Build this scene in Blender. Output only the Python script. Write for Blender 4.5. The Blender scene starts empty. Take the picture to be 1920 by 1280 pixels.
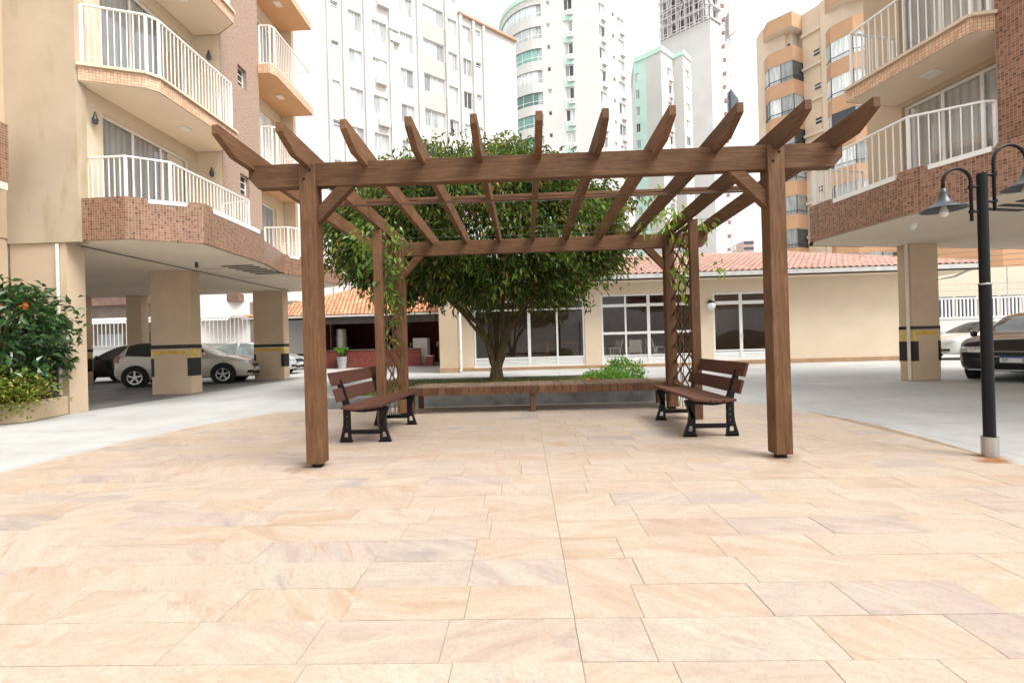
import bpy, bmesh, math, random
from mathutils import Vector, Matrix
R = math.radians
random.seed(7)
sc = bpy.context.scene
col = sc.collection

# ---------------------------------------------------------------- camera
cam = bpy.data.cameras.new('camera')
cam.sensor_width = 36.0; cam.lens = 16.0; cam.clip_start = 0.05; cam.clip_end = 3000
cam_ob = bpy.data.objects.new('camera', cam); col.objects.link(cam_ob)
def cam_matrix(yaw, pitch, roll, loc):
    r = Vector((math.cos(yaw), math.sin(yaw), 0)); f = Vector((-math.sin(yaw), math.cos(yaw), 0)); u = Vector((0, 0, 1))
    f, u = math.cos(pitch) * f + math.sin(pitch) * u, math.cos(pitch) * u - math.sin(pitch) * f
    r, u = math.cos(roll) * r + math.sin(roll) * u, math.cos(roll) * u - math.sin(roll) * r
    m = Matrix((r, u, -f)).transposed().to_4x4(); m.translation = loc
    return m
cam_ob.matrix_world = cam_matrix(.0283, .0029, -.0279, Vector((0, 0, 1.0965)))
sc.camera = cam_ob

# ---------------------------------------------------------------- sky, sun, exposure
SUN_EL, SUN_AZ = R(58), R(122)      # azimuth: from +Y towards +X
world = bpy.data.worlds.new('World'); sc.world = world; world.use_nodes = True
wn = world.node_tree; wn.nodes.clear()
sky = wn.nodes.new('ShaderNodeTexSky'); sky.sky_type = 'NISHITA'; sky.sun_disc = False
sky.sun_elevation = SUN_EL; sky.sun_rotation = SUN_AZ
sky.air_density = 1.0; sky.dust_density = 6.0; sky.ozone_density = 1.0
hs = wn.nodes.new('ShaderNodeHueSaturation'); hs.inputs['Saturation'].default_value = .12
bg = wn.nodes.new('ShaderNodeBackground'); bg.inputs['Strength'].default_value = .15
wo = wn.nodes.new('ShaderNodeOutputWorld')
ov = wn.nodes.new('ShaderNodeMix'); ov.data_type = 'RGBA'; ov.inputs[0].default_value = .65; ov.inputs[7].default_value = (3.4, 3.36, 3.28, 1)   # even cloud layer
wn.links.new(sky.outputs[0], hs.inputs['Color']); wn.links.new(hs.outputs[0], ov.inputs[6]); wn.links.new(ov.outputs[2], bg.inputs['Color']); wn.links.new(bg.outputs[0], wo.inputs[0])
sl = bpy.data.lights.new('sun', 'SUN'); sl.energy = 1.5; sl.angle = R(30); sl.color = (1, .96, .9)
so = bpy.data.objects.new('sun', sl); col.objects.link(so)
sd = Vector((math.sin(SUN_AZ) * math.cos(SUN_EL), math.cos(SUN_AZ) * math.cos(SUN_EL), math.sin(SUN_EL)))
so.rotation_euler = sd.to_track_quat('Z', 'Y').to_euler(); so.location = sd * 60
vs = sc.view_settings; vs.view_transform = 'Standard'; vs.look = 'None'; vs.exposure = 1.5; vs.gamma = 1.0; vs.use_curve_mapping = False
sc.cycles.max_bounces = 8; sc.cycles.transparent_max_bounces = 16; sc.cycles.caustics_reflective = False; sc.cycles.caustics_refractive = False

# ---------------------------------------------------------------- helpers
def tag(o, label=None, cat=None, group=None, kind=None):
    if label: o['label'] = label
    if cat: o['category'] = cat
    if group: o['group'] = group
    if kind: o['kind'] = kind
    return o
def empty(name, loc=(0, 0, 0), rz=0, label=None, cat=None, group=None):
    o = bpy.data.objects.new(name, None); col.objects.link(o)
    o.empty_display_size = .2
    o.location = loc; o.rotation_euler = (0, 0, rz)
    return tag(o, label, cat, group)
def link(name, me, parent=None, loc=(0, 0, 0), rot=None):
    o = bpy.data.objects.new(name, me); col.objects.link(o); o.location = loc
    if rot is not None: o.rotation_euler = rot
    if parent: o.parent = parent
    return o
def copy_tree(o, parent=None):
    c = o.copy(); col.objects.link(c); c.parent = parent
    for ch in [x for x in o.children]: copy_tree(ch, c)
    return c

class MB:
    """collects faces; off is subtracted so world coordinates can be used for a thing's parts"""
    def __init__(s, off=(0, 0, 0)): s.v = []; s.f = []; s.uv = []; s.off = Vector(off)
    def face(s, pts, uv=None):
        n = len(s.v); s.v += [tuple(p) for p in pts]; s.f.append(tuple(range(n, n + len(pts)))); s.uv.append(uv)
    def mesh(s, verts, faces):
        n = len(s.v); s.v += [tuple(p) for p in verts]
        for f in faces: s.f.append(tuple(i + n for i in f)); s.uv.append(None)
    def box(s, x0, y0, z0, x1, y1, z1, m=None):
        v = [Vector(p) for p in ((x0, y0, z0), (x1, y0, z0), (x1, y1, z0), (x0, y1, z0), (x0, y0, z1), (x1, y0, z1), (x1, y1, z1), (x0, y1, z1))]
        if m is not None: v = [m @ p for p in v]
        s.mesh(v, ((0, 3, 2, 1), (4, 5, 6, 7), (0, 1, 5, 4), (1, 2, 6, 5), (2, 3, 7, 6), (3, 0, 4, 7))); return s
    def bar(s, a, b, w, h, up=(0, 0, 1)):
        """rectangular bar from a to b, w across, h along up"""
        a, b = Vector(a), Vector(b); d = (b - a).normalized(); up = Vector(up)
        sd = d.cross(up)
        if sd.length < 1e-4: sd = d.cross(Vector((1, 0, 0)))
        sd.normalize(); u2 = sd.cross(d)
        v = []
        for p in (a, b):
            for i, j in ((-1, -1), (1, -1), (1, 1), (-1, 1)): v.append(p + sd * i * w / 2 + u2 * j * h / 2)
        s.mesh(v, ((0, 1, 2, 3), (7, 6, 5, 4), (0, 4, 5, 1), (1, 5, 6, 2), (2, 6, 7, 3), (3, 7, 4, 0))); return s
    def prism(s, poly, z0, z1):
        n = len(poly); a = sum(poly[i][0] * poly[(i + 1) % n][1] - poly[(i + 1) % n][0] * poly[i][1] for i in range(n))
        if a < 0: poly = poly[::-1]
        v = [(p[0], p[1], z0) for p in poly] + [(p[0], p[1], z1) for p in poly]
        s.mesh(v, [tuple(range(n - 1, -1, -1)), tuple(range(n, 2 * n))] + [(i, (i + 1) % n, n + (i + 1) % n, n + i) for i in range(n)]); return s
    def extrude(s, poly, axis, a, b):
        """poly of 2-D points in the plane across axis ('x': (y,z), 'y': (x,z)), extruded a..b"""
        f = (lambda p, t: (t, p[0], p[1])) if axis == 'x' else (lambda p, t: (p[0], t, p[1]))
        n = len(poly); v = [f(p, a) for p in poly] + [f(p, b) for p in poly]
        s.mesh(v, [tuple(range(n)), tuple(range(2 * n - 1, n - 1, -1))] + [(i, n + i, n + (i + 1) % n, (i + 1) % n) for i in range(n)]); return s
    def tube(s, pts, r, n=8, cap=True):
        pts = [Vector(p) for p in pts]; k = len(pts); rr = r if isinstance(r, (list, tuple)) else [r] * k
        ref = None; base = len(s.v); vs_ = []
        for i, p in enumerate(pts):
            t = (pts[min(i + 1, k - 1)] - pts[max(i - 1, 0)]).normalized()
            if ref is None: ref = t.orthogonal().normalized()
            ref = (ref - t * ref.dot(t)); ref = ref.normalized() if ref.length > 1e-5 else t.orthogonal().normalized()
            b = t.cross(ref)
            for j in range(n):
                a = 2 * math.pi * j / n; vs_.append(p + (ref * math.cos(a) + b * math.sin(a)) * rr[i])
        fs = [(i * n + j, i * n + (j + 1) % n, (i + 1) * n + (j + 1) % n, (i + 1) * n + j) for i in range(k - 1) for j in range(n)]
        if cap: fs += [tuple(range(n - 1, -1, -1)), tuple((k - 1) * n + j for j in range(n))]
        s.mesh(vs_, fs); return s
    def lathe(s, prof, n=20, c=(0, 0, 0), axis='z'):
        vs_ = []; k = len(prof)
        for r, z in prof:
            for j in range(n):
                a = 2 * math.pi * j / n; x, y = r * math.cos(a), r * math.sin(a)
                p = (x, y, z) if axis == 'z' else ((x, z, y) if axis == 'y' else (z, x, y))
                vs_.append((c[0] + p[0], c[1] + p[1], c[2] + p[2]))
        fs = [(i * n + j, i * n + (j + 1) % n, (i + 1) * n + (j + 1) % n, (i + 1) * n + j) for i in range(k - 1) for j in range(n)]
        s.mesh(vs_, fs); return s
    def strip(s, pts, z0, z1):
        """vertical wall along 2-D points, with uv in metres"""
        d = 0
        for a, b in zip(pts, pts[1:]):
            l = math.hypot(b[0] - a[0], b[1] - a[1])
            s.face([(a[0], a[1], z0), (b[0], b[1], z0), (b[0], b[1], z1), (a[0], a[1], z1)], [(d, z0), (d + l, z0), (d + l, z1), (d, z1)])
            d += l
        return s
    def make(s, name, bevel=0, smooth=False, fix=False):
        me = bpy.data.meshes.new(name)
        o = s.off
        me.from_pydata([(v[0] - o.x, v[1] - o.y, v[2] - o.z) for v in s.v], [], s.f)
        if any(u for u in s.uv):
            ul = me.uv_layers.new(name='UVMap'); i = 0
            for f, u in zip(s.f, s.uv):
                for k in range(len(f)):
                    ul.data[i].uv = u[k] if u else (0, 0); i += 1
        if bevel or fix:
            bm = bmesh.new(); bm.from_mesh(me)
            if fix: bmesh.ops.remove_doubles(bm, verts=bm.verts, dist=1e-5); bmesh.ops.recalc_face_normals(bm, faces=bm.faces)
            if bevel: bmesh.ops.bevel(bm, geom=[e for e in bm.edges if len(e.link_faces) == 2 and e.calc_face_angle(0) > .5], offset=bevel, segments=1, affect='EDGES', profile=.5)
            bm.to_mesh(me); bm.free()
        if smooth: me.polygons.foreach_set('use_smooth', [True] * len(me.polygons))
        me.update(); return me
    def build(s, name, mat, parent=None, bevel=0, smooth=False, fix=False, loc=(0, 0, 0), rot=None):
        me = s.make(name, bevel, smooth, fix); me.materials.append(mat)
        return link(name, me, parent, loc, rot)

# ---------------------------------------------------------------- materials
def srgb(r, g, b):
    f = lambda c: ((c / 255) / 12.92 if c / 255 <= .04045 else (((c / 255) + .055) / 1.055) ** 2.4)
    return (f(r), f(g), f(b), 1)
class NT:
    def __init__(s, name):
        s.m = bpy.data.materials.new(name); s.m.use_nodes = True; s.t = s.m.node_tree; s.n = s.t.nodes
        s.b = s.n['Principled BSDF']; s.out = s.n['Material Output']
    def new(s, t, **k):
        x = s.n.new('ShaderNode' + t)
        for a, v in k.items(): setattr(x, a, v)
        return x
    def l(s, a, b): s.t.links.new(a, b)
    def setin(s, node, i, v):
        if hasattr(v, 'is_linked') or hasattr(v, 'node'): s.l(v, node.inputs[i])
        else: node.inputs[i].default_value = v
    def math(s, op, a, b=None, c=None):
        x = s.new('Math', operation=op)
        s.setin(x, 0, a)
        if b is not None: s.setin(x, 1, b)
        if c is not None: s.setin(x, 2, c)
        return x.outputs[0]
    def coord(s, scale=(1, 1, 1), kind='Object', rnd=0):
        tc = s.new('TexCoord'); o = tc.outputs[kind]
        if rnd:
            oi = s.new('ObjectInfo'); ad = s.new('VectorMath', operation='MULTIPLY_ADD')
            cx = s.new('CombineXYZ'); s.l(oi.outputs['Random'], cx.inputs[0]); s.l(oi.outputs['Random'], cx.inputs[1]); s.l(oi.outputs['Random'], cx.inputs[2])
            s.l(cx.outputs[0], ad.inputs[0]); ad.inputs[1].default_value = (rnd, rnd * 1.7, rnd * .6); s.l(o, ad.inputs[2]); o = ad.outputs[0]
        mp = s.new('Mapping'); s.l(o, mp.inputs[0]); mp.inputs['Scale'].default_value = scale
        return mp.outputs[0]
    def noise(s, vec, scale, detail=4, rough=.6, dist=0):
        x = s.new('TexNoise'); s.l(vec, x.inputs['Vector']); x.inputs['Scale'].default_value = scale
        x.inputs['Detail'].default_value = detail; x.inputs['Roughness'].default_value = rough; x.inputs['Distortion'].default_value = dist
        return x.outputs['Fac']
    def ramp(s, fac, stops, interp='LINEAR'):
        x = s.new('ValToRGB'); s.l(fac, x.inputs[0]); r = x.color_ramp; r.interpolation = interp
        while len(r.elements) < len(stops): r.elements.new(.5)
        for e, (p, c) in zip(r.elements, stops): e.position = p; e.color = c if len(c) == 4 else (*c, 1)
        return x.outputs[0]
    def mix(s, fac, a, b, mode='MIX'):
        x = s.new('Mix', data_type='RGBA', blend_type=mode)
        s.setin(x, 0, fac); s.setin(x, 6, a); s.setin(x, 7, b)
        return x.outputs[2]
    def bump(s, h, st=.3, dist=.01):
        x = s.new('Bump'); s.l(h, x.inputs['Height']); x.inputs['Strength'].default_value = st; x.inputs['Distance'].default_value = dist
        s.l(x.outputs[0], s.b.inputs['Normal'])
    def fin(s, colr, rough=.7, spec=.35, metal=0):
        s.setin(s.b, 'Base Color', colr); s.setin(s.b, 'Roughness', rough)
        s.b.inputs['Specular IOR Level'].default_value = spec; s.b.inputs['Metallic'].default_value = metal
        return s.m
def plain(name, c, rough=.6, spec=.4, metal=0, var=.12, scale=3, bump=0, rnd=0, stretch=(1, 1, 1), bscale=60):
    n = NT(name); v = n.coord(stretch)
    f = n.noise(v, scale, 5)
    d = tuple(x * (1 - var * 1.6) for x in c[:3]) + (1,); e = tuple(min(1, x * (1 + var)) for x in c[:3]) + (1,)
    o = n.ramp(f, [(.3, d), (.7, e)])
    if rnd:
        oi = n.new('ObjectInfo'); k = n.math('MULTIPLY_ADD', oi.outputs['Random'], rnd * 2, 1 - rnd)
        hv = n.new('HueSaturation'); n.l(k, hv.inputs['Value']); n.l(o, hv.inputs['Color']); o = hv.outputs[0]
    if bump: n.bump(n.noise(v, bscale, 4), bump, .004)
    return n.fin(o, rough, spec, metal)
def wood(name, axis, c0, c1, c2, rough=.55, scale=1.0):
    n = NT(name); st = {'x': (1.2, 14, 14), 'y': (14, 1.2, 14), 'z': (14, 14, 1.2)}[axis]
    v = n.coord(tuple(q * scale for q in st), rnd=9.0)
    g = n.noise(v, 3.6, 9, .68, .35); big = n.noise(n.coord((1, 1, 1), rnd=5.), 2.1, 4)
    o = n.ramp(g, [(.25, c0), (.5, c1), (.75, c2)])
    o = n.mix(n.ramp(big, [(.35, (0, 0, 0)), (.7, (.55, .55, .55))]), o, c0)
    oi = n.new('ObjectInfo'); hv = n.new('HueSaturation'); n.l(n.math('MULTIPLY_ADD', oi.outputs['Random'], .45, .78), hv.inputs['Value']); n.l(o, hv.inputs['Color'])
    ck = n.noise(n.coord(tuple(q * scale * (3 if q > 2 else .5) for q in st), rnd=4.), 1.4, 5, .6, .2)
    crack = n.ramp(ck, [(.63, (0, 0, 0)), (.70, (.75, .75, .75))])
    fin_ = n.mix(crack, hv.outputs[0], tuple(q * .35 for q in c0[:3]) + (1,))
    n.bump(n.math('SUBTRACT', g, n.math('MULTIPLY', crack, .8)), .4, .004)
    return n.fin(fin_, n.math('MULTIPLY_ADD', g, .25, rough), .2)
def mosaic(name, size, stops, grout, rough=.35, gap=.08, spec=.5):
    n = NT(name); tc = n.new('TexCoord'); sx = n.new('SeparateXYZ'); n.l(tc.outputs['UV'], sx.inputs[0])
    u = n.math('DIVIDE', sx.outputs[0], size); w = n.math('DIVIDE', sx.outputs[1], size)
    cx = n.new('CombineXYZ'); n.l(n.math('FLOOR', u), cx.inputs[0]); n.l(n.math('FLOOR', w), cx.inputs[1])
    wn_ = n.new('TexWhiteNoise', noise_dimensions='2D'); n.l(cx.outputs[0], wn_.inputs['Vector'])
    o = n.ramp(wn_.outputs['Value'], stops)
    big = n.noise(n.coord(), 1.3, 3)
    o = n.mix(n.ramp(big, [(.3, (.25, .25, .25)), (.7, (0, 0, 0))]), o, stops[0][1])
    def edge(q):
        f = n.math('FRACT', q); return n.math('MINIMUM', f, n.math('SUBTRACT', 1.0, f))
    e = n.math('MINIMUM', edge(u), edge(w)); g = n.math('LESS_THAN', e, gap)
    n.bump(n.math('MINIMUM', e, gap * 1.6), .6, .02)
    return n.fin(n.mix(g, o, grout), n.math('MULTIPLY_ADD', g, .4, rough), spec)
def glass(name, tint=(.9, .95, .95, 1), rough=.0, refl=.18):
    n = NT(name); n.n.remove(n.b)
    tr = n.new('BsdfTransparent'); tr.inputs[0].default_value = tint
    gl = n.new('BsdfGlossy'); gl.inputs['Roughness'].default_value = rough; gl.inputs['Color'].default_value = (1, 1, 1, 1)
    fr = n.new('Fresnel'); fr.inputs[0].default_value = 1.5
    k = n.math('MULTIPLY_ADD', fr.outputs[0], .9, refl * .4)
    mx = n.new('MixShader'); n.l(k, mx.inputs[0]); n.l(tr.outputs[0], mx.inputs[1]); n.l(gl.outputs[0], mx.inputs[2]); n.l(mx.outputs[0], n.out.inputs[0])
    return n.m
def leaf(name, stops, rough=.42, patch=None, trans=.25, spec=.4, tone=0):
    n = NT(name)
    g = n.new('NewGeometry'); o = n.ramp(g.outputs['Random Per Island'], stops)
    if patch:
        f = n.noise(n.coord(), patch[0], 2); o = n.mix(n.ramp(f, [(patch[2], (0, 0, 0)), (patch[2] + .1, (.75, .75, .75))]), o, patch[1])
    if tone:   # boughs of older dark and younger pale leaves
        tv = n.noise(n.coord(), tone, 3, .6); hv = n.new('HueSaturation'); n.l(n.ramp(tv, [(.36, (.5, .5, .5)), (.52, (.95, .95, .95)), (.66, (1.65, 1.65, 1.65))]), hv.inputs['Value']); n.l(o, hv.inputs['Color']); o = hv.outputs[0]
    n.setin(n.b, 'Base Color', o); n.b.inputs['Roughness'].default_value = rough; n.b.inputs['Specular IOR Level'].default_value = spec
    t = n.new('BsdfTranslucent'); n.l(n.mix(.35, o, (.35, .5, .05, 1)), t.inputs[0])
    mx = n.new('MixShader'); mx.inputs[0].default_value = trans
    n.l(n.b.outputs[0], mx.inputs[1]); n.l(t.outputs[0], mx.inputs[2]); n.l(mx.outputs[0], n.out.inputs[0])
    return n.m
W0, W1, W2 = (.064, .030, .014, 1), (.145, .073, .036, 1), (.220, .122, .066, 1)
WX = wood('stained_wood_x', 'x', W0, W1, W2); WY = wood('stained_wood_y', 'y', W0, W1, W2); WZ = wood('stained_wood_z', 'z', W0, W1, W2)
BENCHW = wood('bench_slat_paint', 'x', (.072, .030, .020, 1), (.098, .043, .030, 1), (.12, .056, .040, 1), .5)
DECKW = wood('weathered_deck_wood', 'y', (.09, .058, .038, 1), (.16, .108, .078, 1), (.25, .185, .14, 1), .8)
DECKF = wood('deck_fascia_wood', 'z', (.07, .032, .017, 1), (.135, .068, .038, 1), (.20, .11, .068, 1), .7)
LATW = wood('lattice_wood', 'z', (.045, .018, .009, 1), (.11, .045, .022, 1), (.17, .08, .04, 1))
BEIGE = plain('beige_render', (.54, .425, .305, 1), .85, .2, var=.05, scale=1.2, bump=.15)
CREAM = plain('cream_render', (.66, .55, .42, 1), .85, .2, var=.04, scale=1.1, bump=.12)
TAN = plain('tan_column_render', (.54, .415, .29, 1), .85, .2, var=.06, scale=1.6, bump=.15)
PLINTH = plain('plinth_paint', (.40, .26, .155, 1), .85, .2, var=.12, scale=3)
SOFFIT = plain('soffit_paint', (.80, .68, .54, 1), .9, .2, var=.04, scale=.9, bump=.08)
WHITE = plain('white_render', (.64, .63, .615, 1), .85, .2, var=.05, scale=.25)
WHITEP = plain('white_metal_paint', (.82, .81, .78, 1), .4, .5, var=.03, scale=8)
ALU = plain('pale_aluminium', (.74, .75, .74, 1), .35, .5, var=.03, scale=6)
GUTTER = plain('grey_gutter_metal', (.52, .52, .51, 1), .45, .5, var=.12, scale=4)
BLACKM = plain('black_iron_paint', (.008, .008, .009, 1), .45, .2, var=.2, scale=20, bump=.1)
DARKG = plain('dark_grey_metal', (.05, .055, .06, 1), .4, .5, var=.2, scale=12)
STEEL = plain('brushed_steel', (.5, .49, .47, 1), .35, .5, 1, var=.12, scale=14, stretch=(1, 1, .1))
BLACKP = plain('black_paint_stripe', (.018, .017, .017, 1), .6, .4, var=.2, scale=9)
YELLOWP = plain('yellow_paint_stripe', (.62, .36, .035, 1), .6, .4, var=.15, scale=9)
INCEIL = plain('interior_ceiling', (.55, .45, .36, 1), .9, .2)
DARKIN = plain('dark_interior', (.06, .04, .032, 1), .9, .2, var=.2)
INFLOOR = plain('interior_floor_tile', (.42, .33, .26, 1), .4, .5, var=.1)
INWALL = plain('interior_wall', (.58, .45, .33, 1), .9, .2, var=.06)
PVC = plain('pale_pipe', (.70, .64, .56, 1), .5, .4, var=.08)
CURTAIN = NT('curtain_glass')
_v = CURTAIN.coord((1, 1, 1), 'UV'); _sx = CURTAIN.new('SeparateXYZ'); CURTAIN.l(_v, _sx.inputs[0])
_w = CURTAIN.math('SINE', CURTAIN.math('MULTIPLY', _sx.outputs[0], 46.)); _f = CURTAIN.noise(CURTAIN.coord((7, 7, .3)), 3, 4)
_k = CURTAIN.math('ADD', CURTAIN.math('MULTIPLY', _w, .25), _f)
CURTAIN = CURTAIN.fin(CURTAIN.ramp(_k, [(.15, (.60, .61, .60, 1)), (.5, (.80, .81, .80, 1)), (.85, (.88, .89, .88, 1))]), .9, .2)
def pane_mat(name, c, rough=.06):
    n = NT(name); oi = n.new('ObjectInfo')
    hv = n.new('HueSaturation'); n.l(n.math('MULTIPLY_ADD', oi.outputs['Random'], .9, .5), hv.inputs['Value'])
    f = n.noise(n.coord((6, 6, .6), rnd=7.), 1.2, 3); n.l(n.ramp(f, [(.35, tuple(q * .6 for q in c[:3])), (.65, c)]), hv.inputs['Color'])
    return n.fin(hv.outputs[0], rough, .6)
PANE = pane_mat('curtained_pane', (.46, .50, .51, 1))
PANED = pane_mat('dark_pane', (.06, .07, .08, 1))
PANEG = pane_mat('green_glass_pane', (.22, .42, .38, 1))
MINT = plain('mint_render', (.55, .75, .68, 1), .8, .2, var=.04, scale=.6)
PANEW = pane_mat('pale_pane', (.66, .72, .73, 1))
GLASS = glass('window_glass', (.93, .92, .90, 1), refl=.02)
CLEAR = glass('clear_glass', (1, 1, 1, 1))
ORANGE = plain('orange_render', (.52, .325, .20, 1), .85, .2, var=.05, scale=.7)
PEACH = plain('peach_siding', (.66, .56, .45, 1), .85, .2, var=.04, scale=.6)
CONC = NT('driveway_concrete'); _v = CONC.coord()
_o = CONC.ramp(CONC.noise(_v, .55, 8, .65), [(.3, (.30, .30, .295, 1)), (.5, (.38, .38, .375, 1)), (.72, (.45, .45, .44, 1))])
_st = CONC.noise(CONC.coord((.35, 1.6, 1)), 1.1, 8, .7)
_o = CONC.mix(CONC.ramp(_st, [(.53, (0, 0, 0)), (.74, (.55, .55, .55))]), _o, (.22, .21, .2, 1))
_sx = CONC.new('SeparateXYZ'); CONC.l(_v, _sx.inputs[0])
def _joint(ch, per, ofs):
    f = CONC.math('FRACT', CONC.math('DIVIDE', CONC.math('ADD', CONC.math('ADD', ch, ofs), CONC.math('MULTIPLY', CONC.noise(_v, 1.5, 3), .03)), per))
    return CONC.math('LESS_THAN', CONC.math('ABSOLUTE', CONC.math('SUBTRACT', f, .5)), .008 / per * 1.2)
_j = CONC.math('MAXIMUM', _joint(_sx.outputs[0], 3.1, .4), _joint(_sx.outputs[1], 4.3, .9))
_o = CONC.mix(CONC.math('MULTIPLY', _j, .55), _o, (.13, .125, .12, 1))
_sp = CONC.noise(CONC.coord((1, 1, 1)), 1.7, 3, .5); _o = CONC.mix(CONC.ramp(_sp, [(.66, (0, 0, 0)), (.74, (.45, .45, .45))]), _o, (.17, .165, .16, 1))
_fn = CONC.noise(CONC.coord((9, 1.2, 1)), 4, 6, .7); _o = CONC.mix(CONC.ramp(_fn, [(.42, (.25, .25, .25)), (.62, (0, 0, 0))]), _o, (.25, .25, .245, 1))
CONC.bump(CONC.noise(_v, 35, 5), .25, .006); CONC = CONC.fin(_o, .75, .3)
KERB = NT('planter_concrete'); _v = KERB.coord(); 
_o = KERB.ramp(KERB.noise(_v, 3, 8, .7), [(.3, (.09, .09, .085, 1)), (.6, (.20, .20, .192, 1)), (.8, (.26, .255, .245, 1))])
KERB.bump(KERB.noise(_v, 40, 5), .4, .006); KERB = KERB.fin(_o, .85, .25)
MOSB = mosaic('brown_mosaic', .048, [(0, (.075, .030, .017, 1)), (.07, (.13, .056, .032, 1)), (.22, (.20, .094, .052, 1)), (.7, (.245, .12, .07, 1)), (1, (.30, .16, .10, 1))], (.38, .285, .21, 1), gap=.06)
MOSD = mosaic('dark_brown_mosaic', .048, [(0, (.11, .046, .027, 1)), (.2, (.18, .080, .046, 1)), (.6, (.26, .120, .070, 1)), (1, (.34, .175, .11, 1))], (.36, .24, .165, 1), gap=.07)
MOSP = mosaic('peach_mosaic', .055, [(0, (.55, .33, .20, 1)), (.4, (.66, .43, .28, 1)), (1, (.74, .54, .38, 1))], (.36, .2, .13, 1), gap=.07)
PINK = NT('pink_speckled_render'); _v = PINK.coord()
_o = PINK.ramp(PINK.noise(_v, 26, 6, .7), [(.3, (.19, .115, .080, 1)), (.5, (.35, .25, .195, 1)), (.75, (.48, .375, .315, 1))])
PINK.bump(PINK.noise(_v, 30, 5), .5, .01); PINK = PINK.fin(_o, .8, .25)
WALLST = NT('stained_beige_render'); _v = WALLST.coord((1, 1, .22))
_o = WALLST.ramp(WALLST.noise(WALLST.coord(), 1.2, 5), [(.3, (.41, .335, .25, 1)), (.7, (.49, .405, .305, 1))])
_o = WALLST.mix(WALLST.ramp(WALLST.noise(_v, 2.1, 5, .6), [(.56, (0, 0, 0)), (.75, (.7, .7, .7))]), _o, (.25, .21, .075, 1))
WALLST.bump(WALLST.noise(WALLST.coord(), 60, 4), .2, .004); WALLST = WALLST.fin(_o, .85, .2)
# sandstone paving: colour differs from stone to stone, streaks inside each stone
def paver_material():
    n = NT('sandstone_paving'); oi = n.new('ObjectInfo'); g = n.new('NewGeometry')
    r = n.math('FRACT', n.math('ADD', n.math('MULTIPLY', oi.outputs['Random'], 7.31), n.math('MULTIPLY', g.outputs['Random Per Island'], 5.17)))
    r2 = n.math('FRACT', n.math('MULTIPLY', r, 13.7))
    base = n.ramp(r, [(0, (0.340, 0.257, 0.190, 1)), (.12, (0.371, 0.287, 0.222, 1)), (.26, (0.344, 0.249, 0.174, 1)), (.40, (0.387, 0.314, 0.253, 1)), (.52, (0.326, 0.260, 0.218, 1)), (.64, (0.376, 0.287, 0.201, 1)), (.76, (0.329, 0.230, 0.156, 1)), (.86, (0.298, 0.248, 0.230, 1)), (.94, (0.373, 0.313, 0.255, 1)), (1, (0.247, 0.212, 0.207, 1))])
    geo = n.new('VectorMath', operation='MULTIPLY_ADD'); cx = n.new('CombineXYZ')
    n.l(r, cx.inputs[2]); n.l(n.math('MULTIPLY', r, 3.1), cx.inputs[0]); n.l(r2, cx.inputs[1])
    n.l(cx.outputs[0], geo.inputs[0]); geo.inputs[1].default_value = (9, 9, 9); n.l(g.outputs['Position'], geo.inputs[2])
    rot = n.new('VectorRotate', rotation_type='Z_AXIS'); n.l(geo.outputs[0], rot.inputs['Vector']); n.l(n.math('MULTIPLY_ADD', r2, 1.6, -.5), rot.inputs['Angle'])
    mp = n.new('Mapping'); n.l(rot.outputs[0], mp.inputs[0]); mp.inputs['Scale'].default_value = (1.4, 6.5, 1)
    s1 = n.noise(mp.outputs[0], 1.5, 8, .62, .9)
    o = n.mix(n.ramp(s1, [(.36, (0, 0, 0)), (.64, (.8, .8, .8))]), base, (0.425, 0.363, 0.299, 1))
    s2 = n.noise(mp.outputs[0], 1.9, 8, .68, 1.6)
    amt = n.math('MULTIPLY', n.ramp(s2, [(.57, (0, 0, 0)), (.68, (1, 1, 1))]), n.ramp(r2, [(.45, (.12, .12, .12)), (.9, (.85, .85, .85))]))
    o = n.mix(amt, o, (0.332, 0.183, 0.098, 1))
    mp2 = n.new('Mapping'); n.l(rot.outputs[0], mp2.inputs[0]); mp2.inputs['Scale'].default_value = (1.6, 3.4, 1); mp2.inputs['Location'].default_value = (4, 2, 0)
    s3 = n.noise(mp2.outputs[0], 1.5, 8, .7, 1.2)
    am3 = n.math('MULTIPLY', n.ramp(s3, [(.56, (0, 0, 0)), (.70, (1, 1, 1))]), n.ramp(r, [(.3, (.1, .1, .1)), (.95, (.8, .8, .8))]))
    o = n.mix(am3, o, (0.226, 0.211, 0.210, 1))
    vein = n.noise(mp2.outputs[0], 3.2, 6, .6, 2.5)
    vl = n.math('ABSOLUTE', n.math('SUBTRACT', vein, .5)); o = n.mix(n.ramp(vl, [(.0, (.45, .45, .45)), (.022, (0, 0, 0))]), o, (0.244, 0.184, 0.140, 1))
    fine = n.noise(g.outputs['Position'], 60, 6, .72)
    o = n.mix(n.ramp(fine, [(.38, (.28, .28, .28)), (.58, (0, 0, 0))]), o, (0.222, 0.168, 0.138, 1))
    n.bump(n.math('ADD', fine, n.math('MULTIPLY', s1, 2)), .25, .004)
    return n.fin(o, n.math('MULTIPLY_ADD', s1, .25, .45), .3)
PAVER = paver_material()
GROUT = plain('paving_grout', (.27, .21, .155, 1), .95, .1, var=.2, scale=9)
def tile_mat(name, stops):
    n = NT(name); oi = n.new('ObjectInfo'); g = n.new('NewGeometry')
    r = n.math('FRACT', n.math('ADD', n.math('MULTIPLY', oi.outputs['Random'], 7.3), n.math('MULTIPLY', g.outputs['Random Per Island'], 3.7)))
    o = n.ramp(r, stops); f = n.noise(n.coord((1, 1, 1), rnd=3.), 6, 5)
    o = n.mix(n.ramp(f, [(.5, (0, 0, 0)), (.8, (.5, .5, .5))]), o, tuple(q * .6 for q in stops[0][1][:3]) + (1,))
    return n.fin(o, .8, .25)
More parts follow.
